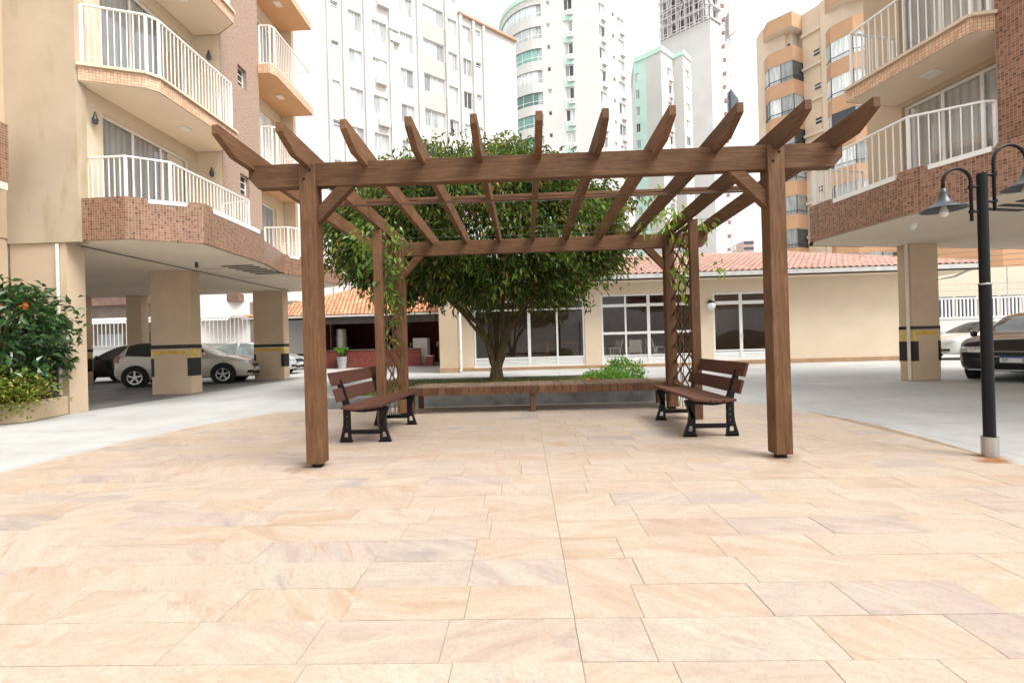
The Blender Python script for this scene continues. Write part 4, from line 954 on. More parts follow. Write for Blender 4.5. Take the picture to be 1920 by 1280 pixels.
# ================================================================ barbecue kiosk
KI = empty('barbecue_kiosk', (-9, 24, 0), label='open barbecue shelter with orange tiled roof and red brick counter', cat='building')
ko = (-9, 24, 0)
def kpart(name, mat, fn, parent=KI, **k):
    m = MB(ko); fn(m); return m.build(name, mat, parent, **k)
KE, KZ = 23.3, 2.78
kx0, kx1 = -14.7, -2.7
kroof = kpart('roof', TILEO, lambda m: (m.face([(kx0, KE, KZ), (kx1, KE, KZ), (kx1, 27.2, 4.55), (-10.2, 27.2, 4.55)]), m.face([(kx0, KE, KZ), (-10.2, 27.2, 4.55), (kx0, 31, KZ)]), m.face([(kx1, 27.2, 4.55), (kx1, 31, KZ), (kx0, 31, KZ), (-10.2, 27.2, 4.55)])))
ku = Vector((0, 27.2 - KE, 4.55 - KZ))
tiled_slope(kroof, ko, (kx0, KE - .05, KZ + .03), (kx1, KE - .05, KZ + .03), ku, ku.length, lambda t: 4.5 * t, lambda t: kx1 - kx0, .22, .34, TILEO, 0)
kpart('fascia', plain('kiosk_fascia', (.62, .60, .56, 1), .6, .3), lambda m: m.box(kx0, KE - .1, KZ - .10, kx1, KE, KZ))
kpart('beam', plain('kiosk_beam', (.12, .105, .10, 1), .8, .2), lambda m: m.box(-10.7, KE + .25, KZ - .45, kx1, KE + .45, KZ - .11))
kpart('rear_wall', DKRED, lambda m: m.box(-10.9, 27.5, 0, kx1, 27.7, KZ)); kpart('side_wall', WHITE, lambda m: m.box(-14.2, 25.0, 0, -10.75, 25.15, KZ - .1))
kpart('side_wall', DKRED, lambda m: m.box(-10.95, 24.0, 0, -10.8, 27.5, KZ - .1)); kpart('ceiling', DARKIN, lambda m: m.box(kx0 + .1, KE + .1, KZ - .095, kx1, 30.5, KZ - .06))
kpart('floor_slab', KERB, lambda m: m.box(-10.7, 24.1, .001, kx1, 27.5, .12))
for xx in (-12.1, -10.7): kpart('post', DKRED, lambda m: m.box(xx, 24.9, 0, xx + .12, 24.99, KZ - .1))
ct = kpart('counter_wall', BRICKR, lambda m: m.box(-10.75, 23.95, 0, -5.55, 24.1, .93))
for i in range(9):
    kpart('mortar_joint', plain('brick_mortar', (.20, .06, .05, 1), .9, .1) if i == 0 else bpy.data.materials['brick_mortar'], lambda m: m.box(-10.74, 23.947, .095 + i * .095, -5.56, 23.95, .103 + i * .095), parent=ct)
kpart('counter_top', KERB, lambda m: m.box(-10.78, 23.9, .931, -5.5, 24.3, .97))
kpart('oven_flue', STEEL, lambda m: (m.lathe([(0, .97), (.36, .97), (.36, 1.7), (.33, 1.72), (.33, 2.1), (.3, 2.15), (0, 2.15)], 20, (-10.2, 25.0, 0))))
kpart('fridge', WHITEP, lambda m: m.box(-6.15, 24.8, .12, -5.35, 25.5, 1.5), bevel=.02)
for i in range(2): kpart('cupboard_door', plain('grey_cupboard', (.36, .34, .31, 1), .6, .3) if i == 0 else bpy.data.materials['grey_cupboard'], lambda m: m.box(-5.1 + i * .95, 26.6, .2, -4.2 + i * .95, 26.7, .95), bevel=.01)
kpart('worktop', INWALL, lambda m: m.box(-5.2, 26.5, 1.0, -3.0, 27.2, 1.3))
for i in range(3): kpart('jar', PLASTIC, lambda m: m.lathe([(0, 1.3), (.09, 1.3), (.1, 1.55), (.06, 1.6), (0, 1.6)], 10, (-4.8 + i * .6, 26.8, 0)))
for i, (xx, lab) in enumerate(((-5.05, 'red brick stool with pale top at the left of the kiosk step'), (-3.55, 'red brick stool with pale top beside the pavilion pier'))):
    st = empty('brick_stool', (xx, 23.9, .0), label=lab, cat='stool', group='brick stools at the kiosk')
    MB().box(-.2, -.2, 0, .2, .2, .50).build('base', BRICKR, st); MB().box(-.22, -.22, .501, .22, .22, .55).build('seat', WHITE, st, bevel=.01)
# potted plant
pp = empty('potted_plant', (-9.55, 23.45, 0), label='leafy green plant in a grey pot before the red brick counter', cat='plant')
MB().lathe([(0, 0), (.2, 0), (.26, .62), (.23, .62), (.2, .5), (0, .5)], 20).build('pot', plain('grey_pot', (.36, .36, .36, 1), .7, .3), pp, smooth=False)
# ================================================================ foliage
def leaf_add(mb, p, d, L, W, fold=.25, rr=random):
    """one folded lens-shaped leaf from p along d"""
    d = d.normalized(); s = d.cross(Vector((0, 0, 1)))
    if s.length < .1: s = d.cross(Vector((1, 0, 0)))
    s.normalize(); s = (Matrix.Rotation(rr.uniform(-1.2, 1.2), 3, d) @ s); u = s.cross(d)
    n = len(mb.v); a = p + d * L * .45; t = p + d * L - u * L * .12
    mb.v += [tuple(p), tuple(a + s * W / 2 + u * W * fold), tuple(t), tuple(a - s * W / 2 + u * W * fold)]
    mb.f += [(n, n + 1, n + 2), (n, n + 2, n + 3)]; mb.uv += [None, None]
def sprig(mb, c, out, nl, L, W, rr, droop=.8, spread=.22):
    for _ in range(nl):
        q = Vector((rr.gauss(0, 1), rr.gauss(0, 1), rr.gauss(0, 1))) * spread
        dr = out * rr.uniform(.2, .9) + Vector((rr.gauss(0, .45), rr.gauss(0, .45), rr.gauss(-droop, .35)))
        leaf_add(mb, c + q, dr, L * rr.uniform(.7, 1.25), W * rr.uniform(.8, 1.2), rr=rr)
# ---- tree in the bed
TB = Vector((-.72, 11.2, .155))
tr = empty('shade_tree', TB, label='dense round-crowned evergreen tree with forked mossy trunk in the bed', cat='tree')
rr = random.Random(21)
trunk = MB(TB)
def limb(p, pts, r0, r1, n=9):
    P = [p] + [Vector(q) for q in pts]; k = len(P); fine = []
    for i in range(k - 1):
        for t in (0, .34, .67): fine.append(P[i].lerp(P[i + 1], t) + Vector((rr.uniform(-.012, .012), rr.uniform(-.012, .012), 0)))
    fine.append(P[-1]); m = len(fine)
    trunk.tube(fine, [r0 + (r1 - r0) * (i / (m - 1)) ** .8 for i in range(m)], n)
B = lambda x, y, z: (TB.x + x, TB.y + y, z)
trunk.tube([B(0, 0, .1), B(0, 0, .22), B(.0, 0, .36), B(-.01, 0, .50)], [.24, .185, .16, .14], 12)
ends = []
for pts, r0, r1 in (
    ([B(-.11, .02, .75), B(-.2, 0, 1.15), B(-.42, -.1, 1.6), B(-.95, -.3, 2.05), B(-1.7, -.6, 2.7), B(-2.3, -.8, 3.4)], .115, .028),
    ([B(.12, .0, .75), B(.22, .02, 1.15), B(.42, -.1, 1.6), B(.85, -.2, 2.1), B(1.5, -.4, 2.7), B(2.1, -.5, 3.4)], .115, .028),
    ([B(-.12, .1, 1.0), B(-.15, .12, 1.5), B(-.25, .3, 2.2), B(-.4, .6, 3.2), B(-.5, .6, 4.6)], .085, .022),
    ([B(.14, .1, 1.0), B(.16, .1, 1.5), B(.2, .2, 2.2), B(.4, .4, 3.2), B(.5, .3, 4.6)], .085, .022),
    ([B(-.1, -.05, .8), B(-.3, -.1, 1.25), B(-.7, -.15, 1.75), B(-1.2, -.1, 2.3), B(-1.5, .1, 3.0)], .07, .02),
    ([B(.1, -.05, .8), B(.3, -.12, 1.3), B(.62, -.3, 1.8), B(1.0, -.5, 2.4), B(1.2, -.6, 3.0)], .07, .02)):
    limb(Vector(B(0, 0, .45)), pts, r0, r1); ends.append(pts)
for pts in ends:
    for i in range(2, len(pts) - 1):
        for _ in range(3):
            p = Vector(pts[i]); dr = Vector((rr.uniform(-1, 1), rr.uniform(-1, 1), rr.uniform(.5, 1.2)))
            limb(p, [p + dr * .5, p + dr * rr.uniform(.9, 1.5)], .035, .01, 6)
trunk.build('trunk', BARK, tr, smooth=True)
crown = MB(TB); C = Vector((-1.15, 11.4, 3.72))
lob = [(Vector((rr.gauss(0, 1), rr.gauss(0, 1), rr.gauss(0, .8))).normalized(), rr.uniform(-.16, .13), rr.uniform(.25, .5)) for _ in range(46)]
def rad(u):
    k = 1.0
    for a, h, w in lob:
        t = (1 - u.dot(a)) / (w * w)
        if t < 4: k += h * math.exp(-t * 2)
    return k
def crown_point(u, depth):
    k = rad(u); rz = 2.02 if u.z > 0 else 1.75
    return C + Vector((u.x * 3.36, u.y * 2.8, u.z * rz)) * k * depth
def open_below(p): return p.z < 1.74 or (math.hypot(p.x - C.x, (p.y - C.y) * 1.2) < 1.8 and p.z < 2.3)
ncl = 0
while ncl < 600:                       # boughs: clumps of hanging sprays with gaps between them
    u = Vector((rr.gauss(0, 1), rr.gauss(0, 1), rr.gauss(0, 1))).normalized()
    if u.y > .5 and rr.random() < .6: continue
    c = crown_point(u, rr.uniform(.86, 1.03))
    if open_below(c): continue
    out = Vector((u.x, u.y, max(u.z, 0) * .6)); w = rr.uniform(.13, .26)
    for _ in range(rr.randint(5, 9)):
        q = Vector((rr.gauss(0, w), rr.gauss(0, w), rr.gauss(-.05, w * .8)))
        if not open_below(c + q): sprig(crown, c + q, out, rr.randint(11, 18), .155, .050, rr, .7, .12)
    ncl += 1
for _ in range(1300):                  # inner foliage
    u = Vector((rr.gauss(0, 1), rr.gauss(0, 1), rr.gauss(0, 1))).normalized(); p = crown_point(u, rr.uniform(.4, .85))
    if not open_below(p): sprig(crown, p, u, 10, .16, .055, rr, .6, .2)
tag(crown.build('crown', TREELEAF, tr), kind='stuff')
# ---- flowering shrub in the left planter
HB = Vector((-8.75, 7.5, 0))
pb = empty('planter_box', (-9.0, 7.6, 0), label='low beige planter wall under the flowering shrub at the left edge', cat='planter')
po = (-9.0, 7.6, 0)
MB(po).prism([(-9.6, 6.4), (-8.3, 7.3), (-8.3, 7.42), (-8.52, 8.24), (-9.6, 8.24)], 0, .34).build('wall', TAN, pb, bevel=.015)
MB(po).prism([(-9.55, 6.5), (-8.4, 7.3), (-8.6, 8.2), (-9.55, 8.2)], .341, .36).build('soil', SOIL, pb)
hb = empty('hibiscus_shrub', (-8.95, 7.5, .36), label='tall dark green shrub with orange flowers at the left edge', cat='shrub')
ho = (-8.95, 7.5, .36); st = MB(ho); f = MB(ho); rr = random.Random(31)
for i in range(16):
    a = rr.uniform(0, 6.28); r = rr.uniform(.1, .62); top = Vector((-8.95 + r * math.cos(a) * 1.0, 7.45 + r * math.sin(a) * .8, rr.uniform(1.3, 2.35) - r * .35))
    st.tube([(-8.95 + .1 * math.cos(a), 7.5 + .1 * math.sin(a), .34), ((-8.95 + top.x) / 2, (7.5 + top.y) / 2, top.z * .55), top], [.016, .012, .006], 6)
st.build('stems', BARK, hb, smooth=True)
for i in range(520):
    u = Vector((rr.gauss(0, 1), rr.gauss(0, 1), rr.gauss(0, 1))).normalized(); k = rr.uniform(.7, 1.02) * (1 + .12 * math.sin(u.x * 7 + u.z * 5))
    p = Vector((-8.95, 7.5, 1.38)) + Vector((u.x * .98, u.y * .8, u.z * .92)) * k
    if p.y > 8.15 and p.x < -8.5: p.y = 8.1
    sprig(f, p, u, rr.randint(5, 9), .145, .075, rr, .25, .09)
tag(f.build('foliage', BUSHLEAF, hb), kind='stuff')
for (x, y, z) in ((-8.72, 6.75, 1.98), (-8.35, 7.0, 1.88), (-8.95, 6.7, 2.05), (-8.15, 7.2, 1.92)):
    m = MB(ho); c = Vector((x, y, z))
    for j in range(6):
        a = j * 1.047; m.face([c, c + Vector((.05 * math.cos(a - .4), .02, .05 * math.sin(a - .4))), c + Vector((.085 * math.cos(a), -.02, .085 * math.sin(a))), c + Vector((.05 * math.cos(a + .4), .02, .05 * math.sin(a + .4)))])
    m.build('flower', FLOWER, hb)
cr = empty('croton_hedge', (-8.7, 7.2, .36), label='low yellow-green variegated plant spilling over the left planter wall', cat='shrub')
f = MB((-8.7, 7.2, .36))
for i in range(760):
    t = rr.random(); p = Vector((-9.45 + t * 1.2, 6.42 + t * .88, .46)) + Vector((rr.gauss(.03, .12), rr.gauss(-.1, .12), rr.gauss(.06, .17)))
    p.z = max(.14, p.z)
    if rr.random() < .3: p += Vector((.35 * (1 - t) + .12, .3, .06))
    sprig(f, p, Vector((.2, -.6, .5)), rr.randint(5, 9), .07, .035, rr, .1, .07)
tag(f.build('foliage', LIMELEAF, cr), kind='stuff')
# ---- climbers on the lattices
rr = random.Random(41)
vn = empty('climbing_vine', (-1.95, 6.5, PZ), label='leafy green vine climbing the left lattice', cat='vine', group='vines on the pergola lattices')
f = MB((-1.95, 6.5, PZ)); sm = MB((-1.95, 6.5, PZ))
for i in range(7):
    p = Vector((-1.93, 6.25 + .1 * i, .1)); pts = [p.copy()]
    while p.z < 2.5:
        p = p + Vector((rr.uniform(-.02, .02), rr.uniform(-.09, .09), rr.uniform(.12, .24))); p.y = min(6.95, max(6.1, p.y)); pts.append(p.copy())
    sm.tube(pts, .006, 5)
sm.build('stems', BARK, vn, smooth=True)
for i in range(80):
    z = .7 + 1.95 * rr.random() ** .45; p = Vector((-1.93 + rr.gauss(0, .05), rr.uniform(6.1, 6.98), z + .02))
    if z > 2.35: p.x += rr.uniform(-.5, .2); p.z += rr.uniform(-.1, .25)
    sprig(f, p, Vector((rr.choice((-1, 1)) * .5, -.4, 0)), 3 if z < 1.7 else 6, .10, .05, rr, .6, .07)
for i in range(9):
    p = Vector((-2.20 + rr.gauss(0, .22), 6.7 + rr.gauss(0, .25), 2.55 + rr.gauss(0, .2))); sprig(f, p, Vector((-.4, -.5, .1)), 7, .12, .045, rr, .6, .08)
tag(f.build('foliage', VINELEAF, vn), kind='stuff')
vn = empty('climbing_vine', (2.25, 6.5, PZ), label='sparse lime green vine at the top of the right lattice', cat='vine', group='vines on the pergola lattices')
f = MB((2.25, 6.5, PZ)); sm = MB((2.25, 6.5, PZ))
for i in range(4):
    p = Vector((2.24, 6.3 + .15 * i, .1)); pts = [p.copy()]
    while p.z < 2.6:
        p = p + Vector((rr.uniform(-.02, .02), rr.uniform(-.08, .08), rr.uniform(.12, .24))); p.y = min(6.95, max(6.15, p.y)); pts.append(p.copy())
    sm.tube(pts, .005, 5)
for a in ((1.9, 6.4, 2.95), (1.75, 6.6, 2.85), (2.65, 6.3, 2.72), (2.0, 6.2, 3.0)): sm.tube([(2.24, 6.5, 2.3), ((2.24 + a[0]) / 2, 6.45, 2.75), a], .004, 5)
sm.build('stems', BARK, vn, smooth=True)
for i in range(24):
    p = Vector((1.93 + rr.gauss(0, .16), 6.35 + rr.gauss(0, .2), 2.80 + rr.gauss(0, .13))); sprig(f, p, Vector((-.3, -.4, .2)), 5, .14, .035, rr, .8, .06)
for i in range(18):
    z = rr.uniform(1.7, 2.55); p = Vector((2.25 + rr.gauss(0, .05), rr.uniform(6.12, 6.7), z)); sprig(f, p, Vector((.2, -.5, 0)), 4, .13, .05, rr, .9, .05)
for i in range(8):
    p = Vector((2.5 + rr.gauss(0, .12), 6.3 + rr.gauss(0, .15), rr.uniform(1.9, 2.75))); sprig(f, p, Vector((.5, -.3, 0)), 4, .12, .04, rr, .8, .05)
tag(f.build('foliage', leaf('lime_vine_leaf', [(0, (.10, .22, .02, 1)), (.5, (.22, .36, .04, 1)), (1, (.42, .46, .08, 1))], .4, None, .4), vn), kind='stuff')
# ---- shrubs at the right end of the bed
for (cx, cy, cz, sx_, sz_, n_, lab) in ((1.75, 9.9, .26, .5, .17, 240, 'low bright green shrub beside the red bromeliad'), (2.25, 10.6, .33, .42, .30, 240, 'taller bright green shrub beside the right rear pergola post')):
    s = empty('green_shrub', (cx, cy, .155), label=lab, cat='shrub', group='bright shrubs in the tree bed')
    f = MB((cx, cy, .155)); sm = MB((cx, cy, .155))
    for i in range(8): a = i * .8; sm.tube([(cx, cy, .15), (cx + .3 * sx_ * math.cos(a), cy + .3 * sx_ * math.sin(a), cz), (cx + .6 * sx_ * math.cos(a), cy + .5 * sx_ * math.sin(a), cz + sz_ * .6)], .006, 5)
    sm.build('stems', BARK, s)
    for i in range(n_):
        u = Vector((rr.gauss(0, 1), rr.gauss(0, 1), rr.gauss(0, 1))).normalized(); k = rr.uniform(.7, 1.05)
        p = Vector((cx, cy, cz)) + Vector((u.x * sx_, u.y * sx_, u.z * sz_)) * k
        if p.z < .17: p.z = .18
        sprig(f, p, u, 8, .06, .036, rr, -.3, .05)
    tag(f.build('foliage', BRIGHT, s), kind='stuff')
br = empty('bromeliad', (1.38, 9.4, .155), label='red strap-leaved bromeliad at the edge of the tree bed', cat='plant')
for i in range(16):
    a = i * 2.4; L = rr.uniform(.3, .5); m = MB((1.38, 9.4, .155)); c = Vector((1.38, 9.4, .2)); dr = Vector((math.cos(a), math.sin(a), 0)); sd = Vector((-math.sin(a), math.cos(a), 0)); P = []
    for j in range(6):
        t = j / 5; w = .032 * (1 - t) + .004; q = c + dr * L * t * .9 + Vector((0, 0, L * (1.0 * t - .95 * t * t))); P.append((q - sd * w, q + sd * w))
    for (a1, b1), (a2, b2) in zip(P, P[1:]): m.face([a1, b1, b2, a2])
    m.build('leaf', REDLEAF, br, fix=True)
# ---- potted plant leaves
for i in range(18):
    a = i * 2.4; L = rr.uniform(.32, .55); m = MB(); c = Vector((0, 0, .60)); dr = Vector((math.cos(a), math.sin(a), 0)); sd = Vector((-math.sin(a), math.cos(a), 0)); P = []
    for j in range(6):
        t = j / 5; w = .14 * math.sin(math.pi * (t * .85 + .12)); q = c + dr * L * t + Vector((0, 0, .95 * t * (1.2 - .7 * t) * (1 if i % 2 else .75))); P.append((q - sd * w, q + sd * w))
    for (a1, b1), (a2, b2) in zip(P, P[1:]): m.face([a1, b1, b2, a2])
    m.build('leaf', BRIGHT, pp, fix=True)
# ================================================================ cars (local: front +X, width Y)
def lerp_keys(keys, x):
    for (a, u), (b, v) in zip(keys, keys[1:]):
        if a <= x <= b:
            t = (x - a) / (b - a); return u + (v - u) * t
    return keys[0][1] if x < keys[0][0] else keys[-1][1]
def smooth_keys(keys, x):
    n = len(keys)
    for i in range(n - 1):
        a, b = keys[i][0], keys[i + 1][0]
        if a <= x <= b:
            p0 = keys[max(i - 1, 0)]; p1, p2 = keys[i], keys[i + 1]; p3 = keys[min(i + 2, n - 1)]
            h = b - a; t = (x - a) / h
            m1 = (p2[1] - p0[1]) / max(1e-6, p2[0] - p0[0]) * h; m2 = (p3[1] - p1[1]) / max(1e-6, p3[0] - p1[0]) * h
            return (2 * t**3 - 3 * t**2 + 1) * p1[1] + (t**3 - 2 * t**2 + t) * m1 + (-2 * t**3 + 3 * t**2) * p2[1] + (t**3 - t**2) * m2
    return keys[0][1] if x < keys[0][0] else keys[-1][1]
SHAPES = {
 'hatch': dict(L=3.97, top=[(0, .62), (.04, .92), (.16, 1.12), (.42, 1.39), (.9, 1.455), (1.5, 1.465), (2.05, 1.42), (2.45, 1.25), (2.95, .99), (3.25, .93), (3.62, .84), (3.86, .72), (3.97, .52)],
   belt=[(0, .60), (.05, .88), (.3, 1.0), (.9, .98), (1.7, .93), (2.5, .89), (2.95, .88), (3.3, .85), (3.62, .77), (3.86, .66), (3.97, .48)],
   w=[(0, .66), (.06, .75), (.3, .82), (.9, .86), (2, .865), (3, .85), (3.5, .80), (3.8, .70), (3.97, .52)], wr=[(0, .6), (.16, .62), (.42, .58), (1.2, .60), (2.0, .59), (2.5, .66), (2.95, .74), (3.4, .70), (3.8, .6), (3.97, .45)],
   axles=(.66, 3.15), side=(.38, 2.55), pillars=(1.52,), shield=(2.08, 2.93), rear=(.13, .42)),
 'sedan': dict(L=4.3, top=[(0, .62), (.05, .93), (.25, 1.0), (.62, 1.03), (1.1, 1.30), (1.5, 1.43), (2.1, 1.46), (2.5, 1.40), (2.85, 1.20), (3.25, .98), (3.6, .92), (3.95, .82), (4.2, .70), (4.3, .5)],
   belt=[(0, .6), (.06, .88), (.3, .94), (.9, .94), (1.7, .92), (2.8, .88), (3.3, .87), (3.95, .76), (4.2, .64), (4.3, .46)],
   w=[(0, .64), (.08, .76), (.4, .82), (1.2, .85), (2.4, .855), (3.3, .84), (3.9, .78), (4.15, .68), (4.3, .5)], wr=[(0, .58), (.3, .66), (.9, .62), (1.5, .58), (2.2, .58), (2.8, .65), (3.3, .72), (3.9, .66), (4.3, .42)],
   axles=(.78, 3.35), side=(.98, 2.95), pillars=(1.95,), shield=(2.5, 3.22), rear=(.66, 1.3)),
 'coupe': dict(L=4.45, top=[(0, .66), (.06, .98), (.3, 1.1), (.8, 1.32), (1.4, 1.46), (2.0, 1.49), (2.5, 1.43), (2.95, 1.24), (3.4, 1.02), (3.75, .975), (4.1, .925), (4.32, .86), (4.41, .76), (4.45, .6)],
   belt=[(0, .62), (.08, .92), (.5, 1.02), (1.2, .98), (2.2, .94), (3.0, .92), (3.4, .92), (4.1, .86), (4.32, .78), (4.41, .69), (4.45, .54)],
   w=[(0, .66), (.1, .8), (.5, .86), (1.2, .88), (2.6, .885), (3.6, .885), (4.05, .88), (4.28, .86), (4.40, .82), (4.45, .74)], wr=[(0, .6), (.4, .64), (.9, .6), (1.6, .6), (2.4, .6), (2.95, .68), (3.4, .78), (4.1, .79), (4.45, .70)],
   axles=(.86, 3.55), side=(.72, 3.0), pillars=(1.95,), shield=(2.5, 3.37), rear=(.35, .9)),
}
def make_car(name, shape, body_mat, loc, rz, label, glass_mat=None, plate=None, front=True):
    S = SHAPES[shape]; L = S['L']; car = empty(name, loc, rz, label, 'car'); glass_mat = glass_mat or CARGLASS
    xs = sorted({*[L * i / 44 for i in range(45)], S['side'][0], S['side'][1], *S['shield'], *S['rear'], *[p - .05 for p in S['pillars']], *[p + .05 for p in S['pillars']]})
    xs = [x for i, x in enumerate(xs) if i == 0 or x - xs[i - 1] > .012 or x in S['side'] or x in S['shield']]
    rings = []
    for x in xs:
        zt = smooth_keys(S['top'], x); zb = min(smooth_keys(S['belt'], x), zt - .02); w = smooth_keys(S['w'], x); wr = min(smooth_keys(S['wr'], x), w)
        zl = .21 + .10 * max(0, (x - (L - .25)) / .25) ** 2 + .12 * max(0, (.25 - x) / .25) ** 2
        h = [(0, zl), (w * .86, zl), (w * .97, zl + .07), (w * 1.005, (zl + zb) * .5 - .04), (w * 1.0, zb - .10), (w * .975, zb)]
        gh = zt - zb
        h += [(wr + (w * .97 - wr) * .45, zb + gh * .52), (wr, zt - min(.05, gh * .25)), (wr * .72, zt - min(.012, gh * .05)), (0, zt)]
        rings.append([(x - L / 2, y, z) for y, z in h] + [(x - L / 2, -y, z) for y, z in h[-2:0:-1]])
    n = len(rings[0]); V = [v for r in rings for v in r]
    groups = {'body': []}
    def key(xm, j):
        half = j if j < 9 else n - 1 - j
        def win(j2): return j2 in (5, 6)
        a, b = S['side']
        if half in (5, 6) and a < xm < b and not any(abs(xm - p) < .05 for p in S['pillars']):
            zt, zb = smooth_keys(S['top'], xm), smooth_keys(S['belt'], xm)
            if zt - zb > .16: return ('side_window', 'l' if j < 9 else 'r', sum(xm > p for p in S['pillars']))
        if half in (7, 8):
            if S['shield'][0] < xm < S['shield'][1]: return ('windscreen',)
            if S['rear'][0] < xm < S['rear'][1]: return ('rear_window',)
        return 'body'
    for i in range(len(xs) - 1):
        xm = (xs[i] + xs[i + 1]) / 2
        for j in range(n):
            groups.setdefault(key(xm, j), []).append((i * n + j, (i + 1) * n + j, (i + 1) * n + (j + 1) % n, i * n + (j + 1) % n))
    groups['body'] += [tuple(range(n)), tuple((len(xs) - 1) * n + j for j in range(n - 1, -1, -1))]
    bo = None
    for k, fs in groups.items():
        used = sorted({i for f in fs for i in f}); mp = {u: i for i, u in enumerate(used)}
        m = MB(); m.mesh([V[u] for u in used], [tuple(mp[i] for i in f) for f in fs])
        nm = k if k == 'body' else k[0]
        o = m.build(nm, body_mat if k == 'body' else glass_mat, car, smooth=True)
    hw = lambda x: smooth_keys(S['w'], x)
    for ax in S['axles']:
        for s in (-1, 1):
            yw = s * (hw(ax) - .10); x = ax - L / 2
            MB().lathe([(0, 0), (.375, 0), (.375, s * .13), (0, s * .13)], 28, (x, yw, .33), 'y').build('wheel_arch', TYRE, car)
            wh = MB().lathe([(.19, 0), (.30, 0), (.315, s * .03), (.315, s * .12), (.30, s * .142), (.215, s * .142), (.205, s * .115)], 28, (x, yw, .315), 'y').build('wheel', TYRE, car, smooth=True)
            m = MB(); m.lathe([(0, s * .14), (.05, s * .138), (.06, s * .13)], 12, (x, yw, .315), 'y')
            m.lathe([(.185, s * .138), (.215, s * .146), (.215, s * .11)], 28, (x, yw, .315), 'y')
            for q in range(5):
                a = q * 2 * math.pi / 5 + .3; m.bar((x + .04 * math.cos(a), yw + s * .134, .315 + .04 * math.sin(a)), (x + .2 * math.cos(a), yw + s * .136, .315 + .2 * math.sin(a)), .05, .02, (0, 1, 0))
            m.build('rim', RIM, wh, fix=True)
    for s in (-1, 1):
        mx = S['shield'][1] - .32 - L / 2; zb = smooth_keys(S['belt'], mx + L / 2)
        MB().lathe([(0, -.07), (.07, -.05), (.085, 0), (.06, .05), (0, .07)], 12, (mx, s * (hw(mx + L / 2) + .10), zb + .09), 'y').build('mirror', body_mat, car, smooth=True)
        for p in [S['side'][0] + .75, S['pillars'][0] + .15]:
            if p < S['side'][1]: MB().bar((p - L / 2, s * (hw(p) + .008), .84), (p - L / 2 + .17, s * (hw(p) + .008), .845), .03, .03).build('door_handle', body_mat, car, bevel=.006)
    # lights, grille and plate follow the curved nose
    def patch(nm, mat, xa, xb, ya, yb, za, zb, side, outw=.012, nn=7):
        """curved panel lying just outside the nose or tail between |y| ya..yb"""
        m = MB(); cols = []
        for i in range(nn + 1):
            y = ya + (yb - ya) * i / nn
            # distance from the end where the half-width reaches |y|
            lo, hi = (L * .75, L) if side > 0 else (0, L * .25)
            x = L if side > 0 else 0
            for k in range(60):
                xx = (hi - (hi - lo) * k / 60) if side > 0 else (lo + (hi - lo) * k / 60)
                if hw(xx) * .99 >= abs(y): x = xx; break
            cols.append((x, y))
        def zx(x, y, z):   # pull back where the top slopes
            xx = x
            for _ in range(40):
                if smooth_keys(S['top'], xx) - .012 >= z: break
                xx -= side * .012
            return xx
        g = []
        for (x, y) in cols:
            for z in (za, (za + zb) / 2, zb): g.append((zx(x, y, z) - L / 2 + side * outw, y * 1.0 + (outw if y > 0 else -outw) * (1 if abs(y) > .5 else 0), z))
        q = len(g); back = [(p[0] - side * .05, p[1] * .97, p[2]) for p in g]
        fs = []
        for i in range(nn):
            for j in range(2): a = i * 3 + j; fs += [(a, a + 3, a + 4, a + 1), (q + a, q + a + 1, q + a + 4, q + a + 3)]
            fs += [(i * 3, q + i * 3, q + i * 3 + 3, i * 3 + 3), (i * 3 + 2, i * 3 + 5, q + i * 3 + 5, q + i * 3 + 2)]
        fs += [(0, 1, q + 1, q), (1, 2, q + 2, q + 1), (nn * 3, q + nn * 3, q + nn * 3 + 1, nn * 3 + 1), (nn * 3 + 1, q + nn * 3 + 1, q + nn * 3 + 2, nn * 3 + 2)]
        m.mesh(g + back, fs); return m.build(nm, mat, car, fix=True)
    wn_ = S['w'][-1][1]
    for s in (-1, 1):
        patch('headlight', HEADL, 0, 0, s * .46, s * (hw(L - .35) - .03), .62, .74, 1)
        patch('fog_light', TYRE, 0, 0, s * .46, s * .66, .33, .42, 1)
        patch('tail_light', TAILL, 0, 0, s * .55, s * (hw(.22) - .01), .80, 1.02 if shape == 'hatch' else .92, -1)
    gr = patch('grille', BLACKM, 0, 0, -.40, .40, .50, .66, 1, .010)
    for z in (.53, .565, .60, .635): patch('grille_bar', CHROME if z in (.635, .53) else DARKG, 0, 0, -.38, .38, z - .006, z + .006, 1, .018)
    patch('lower_grille', BLACKM, 0, 0, -.45, .45, .28, .36, 1, .012); patch('bumper_trim', CHROME if body_mat is PBLACK else body_mat, 0, 0, -.66, .66, .245, .262, 1, .02)
    pz = .41
    MB().box(L / 2 + .012, -.2, pz - .0, L / 2 + .028, .2, pz + .125).build('number_plate', PLATEM, car, bevel=.003)
    MB().box(L / 2 + .0275, -.198, pz + .095, L / 2 + .030, .198, pz + .124).build('plate_band', PLATEB, car)
    MB().box(-L / 2 - .03, -.2, .62, -L / 2 - .01, .2, .74).build('number_plate', PLATEM, car)
    for txt, yy in (plate or []):
        cu = bpy.data.curves.new('plate_letters', 'FONT'); cu.body = txt; cu.size = .095; cu.extrude = .001; cu.align_x = 'CENTER'; cu.materials.append(TYRE)
        to = bpy.data.objects.new('tmp', cu); col.objects.link(to)
        me = bpy.data.meshes.new_from_object(to.evaluated_get(bpy.context.evaluated_depsgraph_get())); bpy.data.objects.remove(to)
        if not me.materials: me.materials.append(TYRE)
        o = link('plate_letters', me, car, (L / 2 + .030, yy, pz + .018)); o.rotation_euler = (R(90), 0, R(90))
    return car
h = math.atan2(.44, .9)
make_car('parked_car', 'hatch', PWHITE, (-11.5, 15.45, 0), R(17), 'white hatchback half hidden behind the front left parking column')
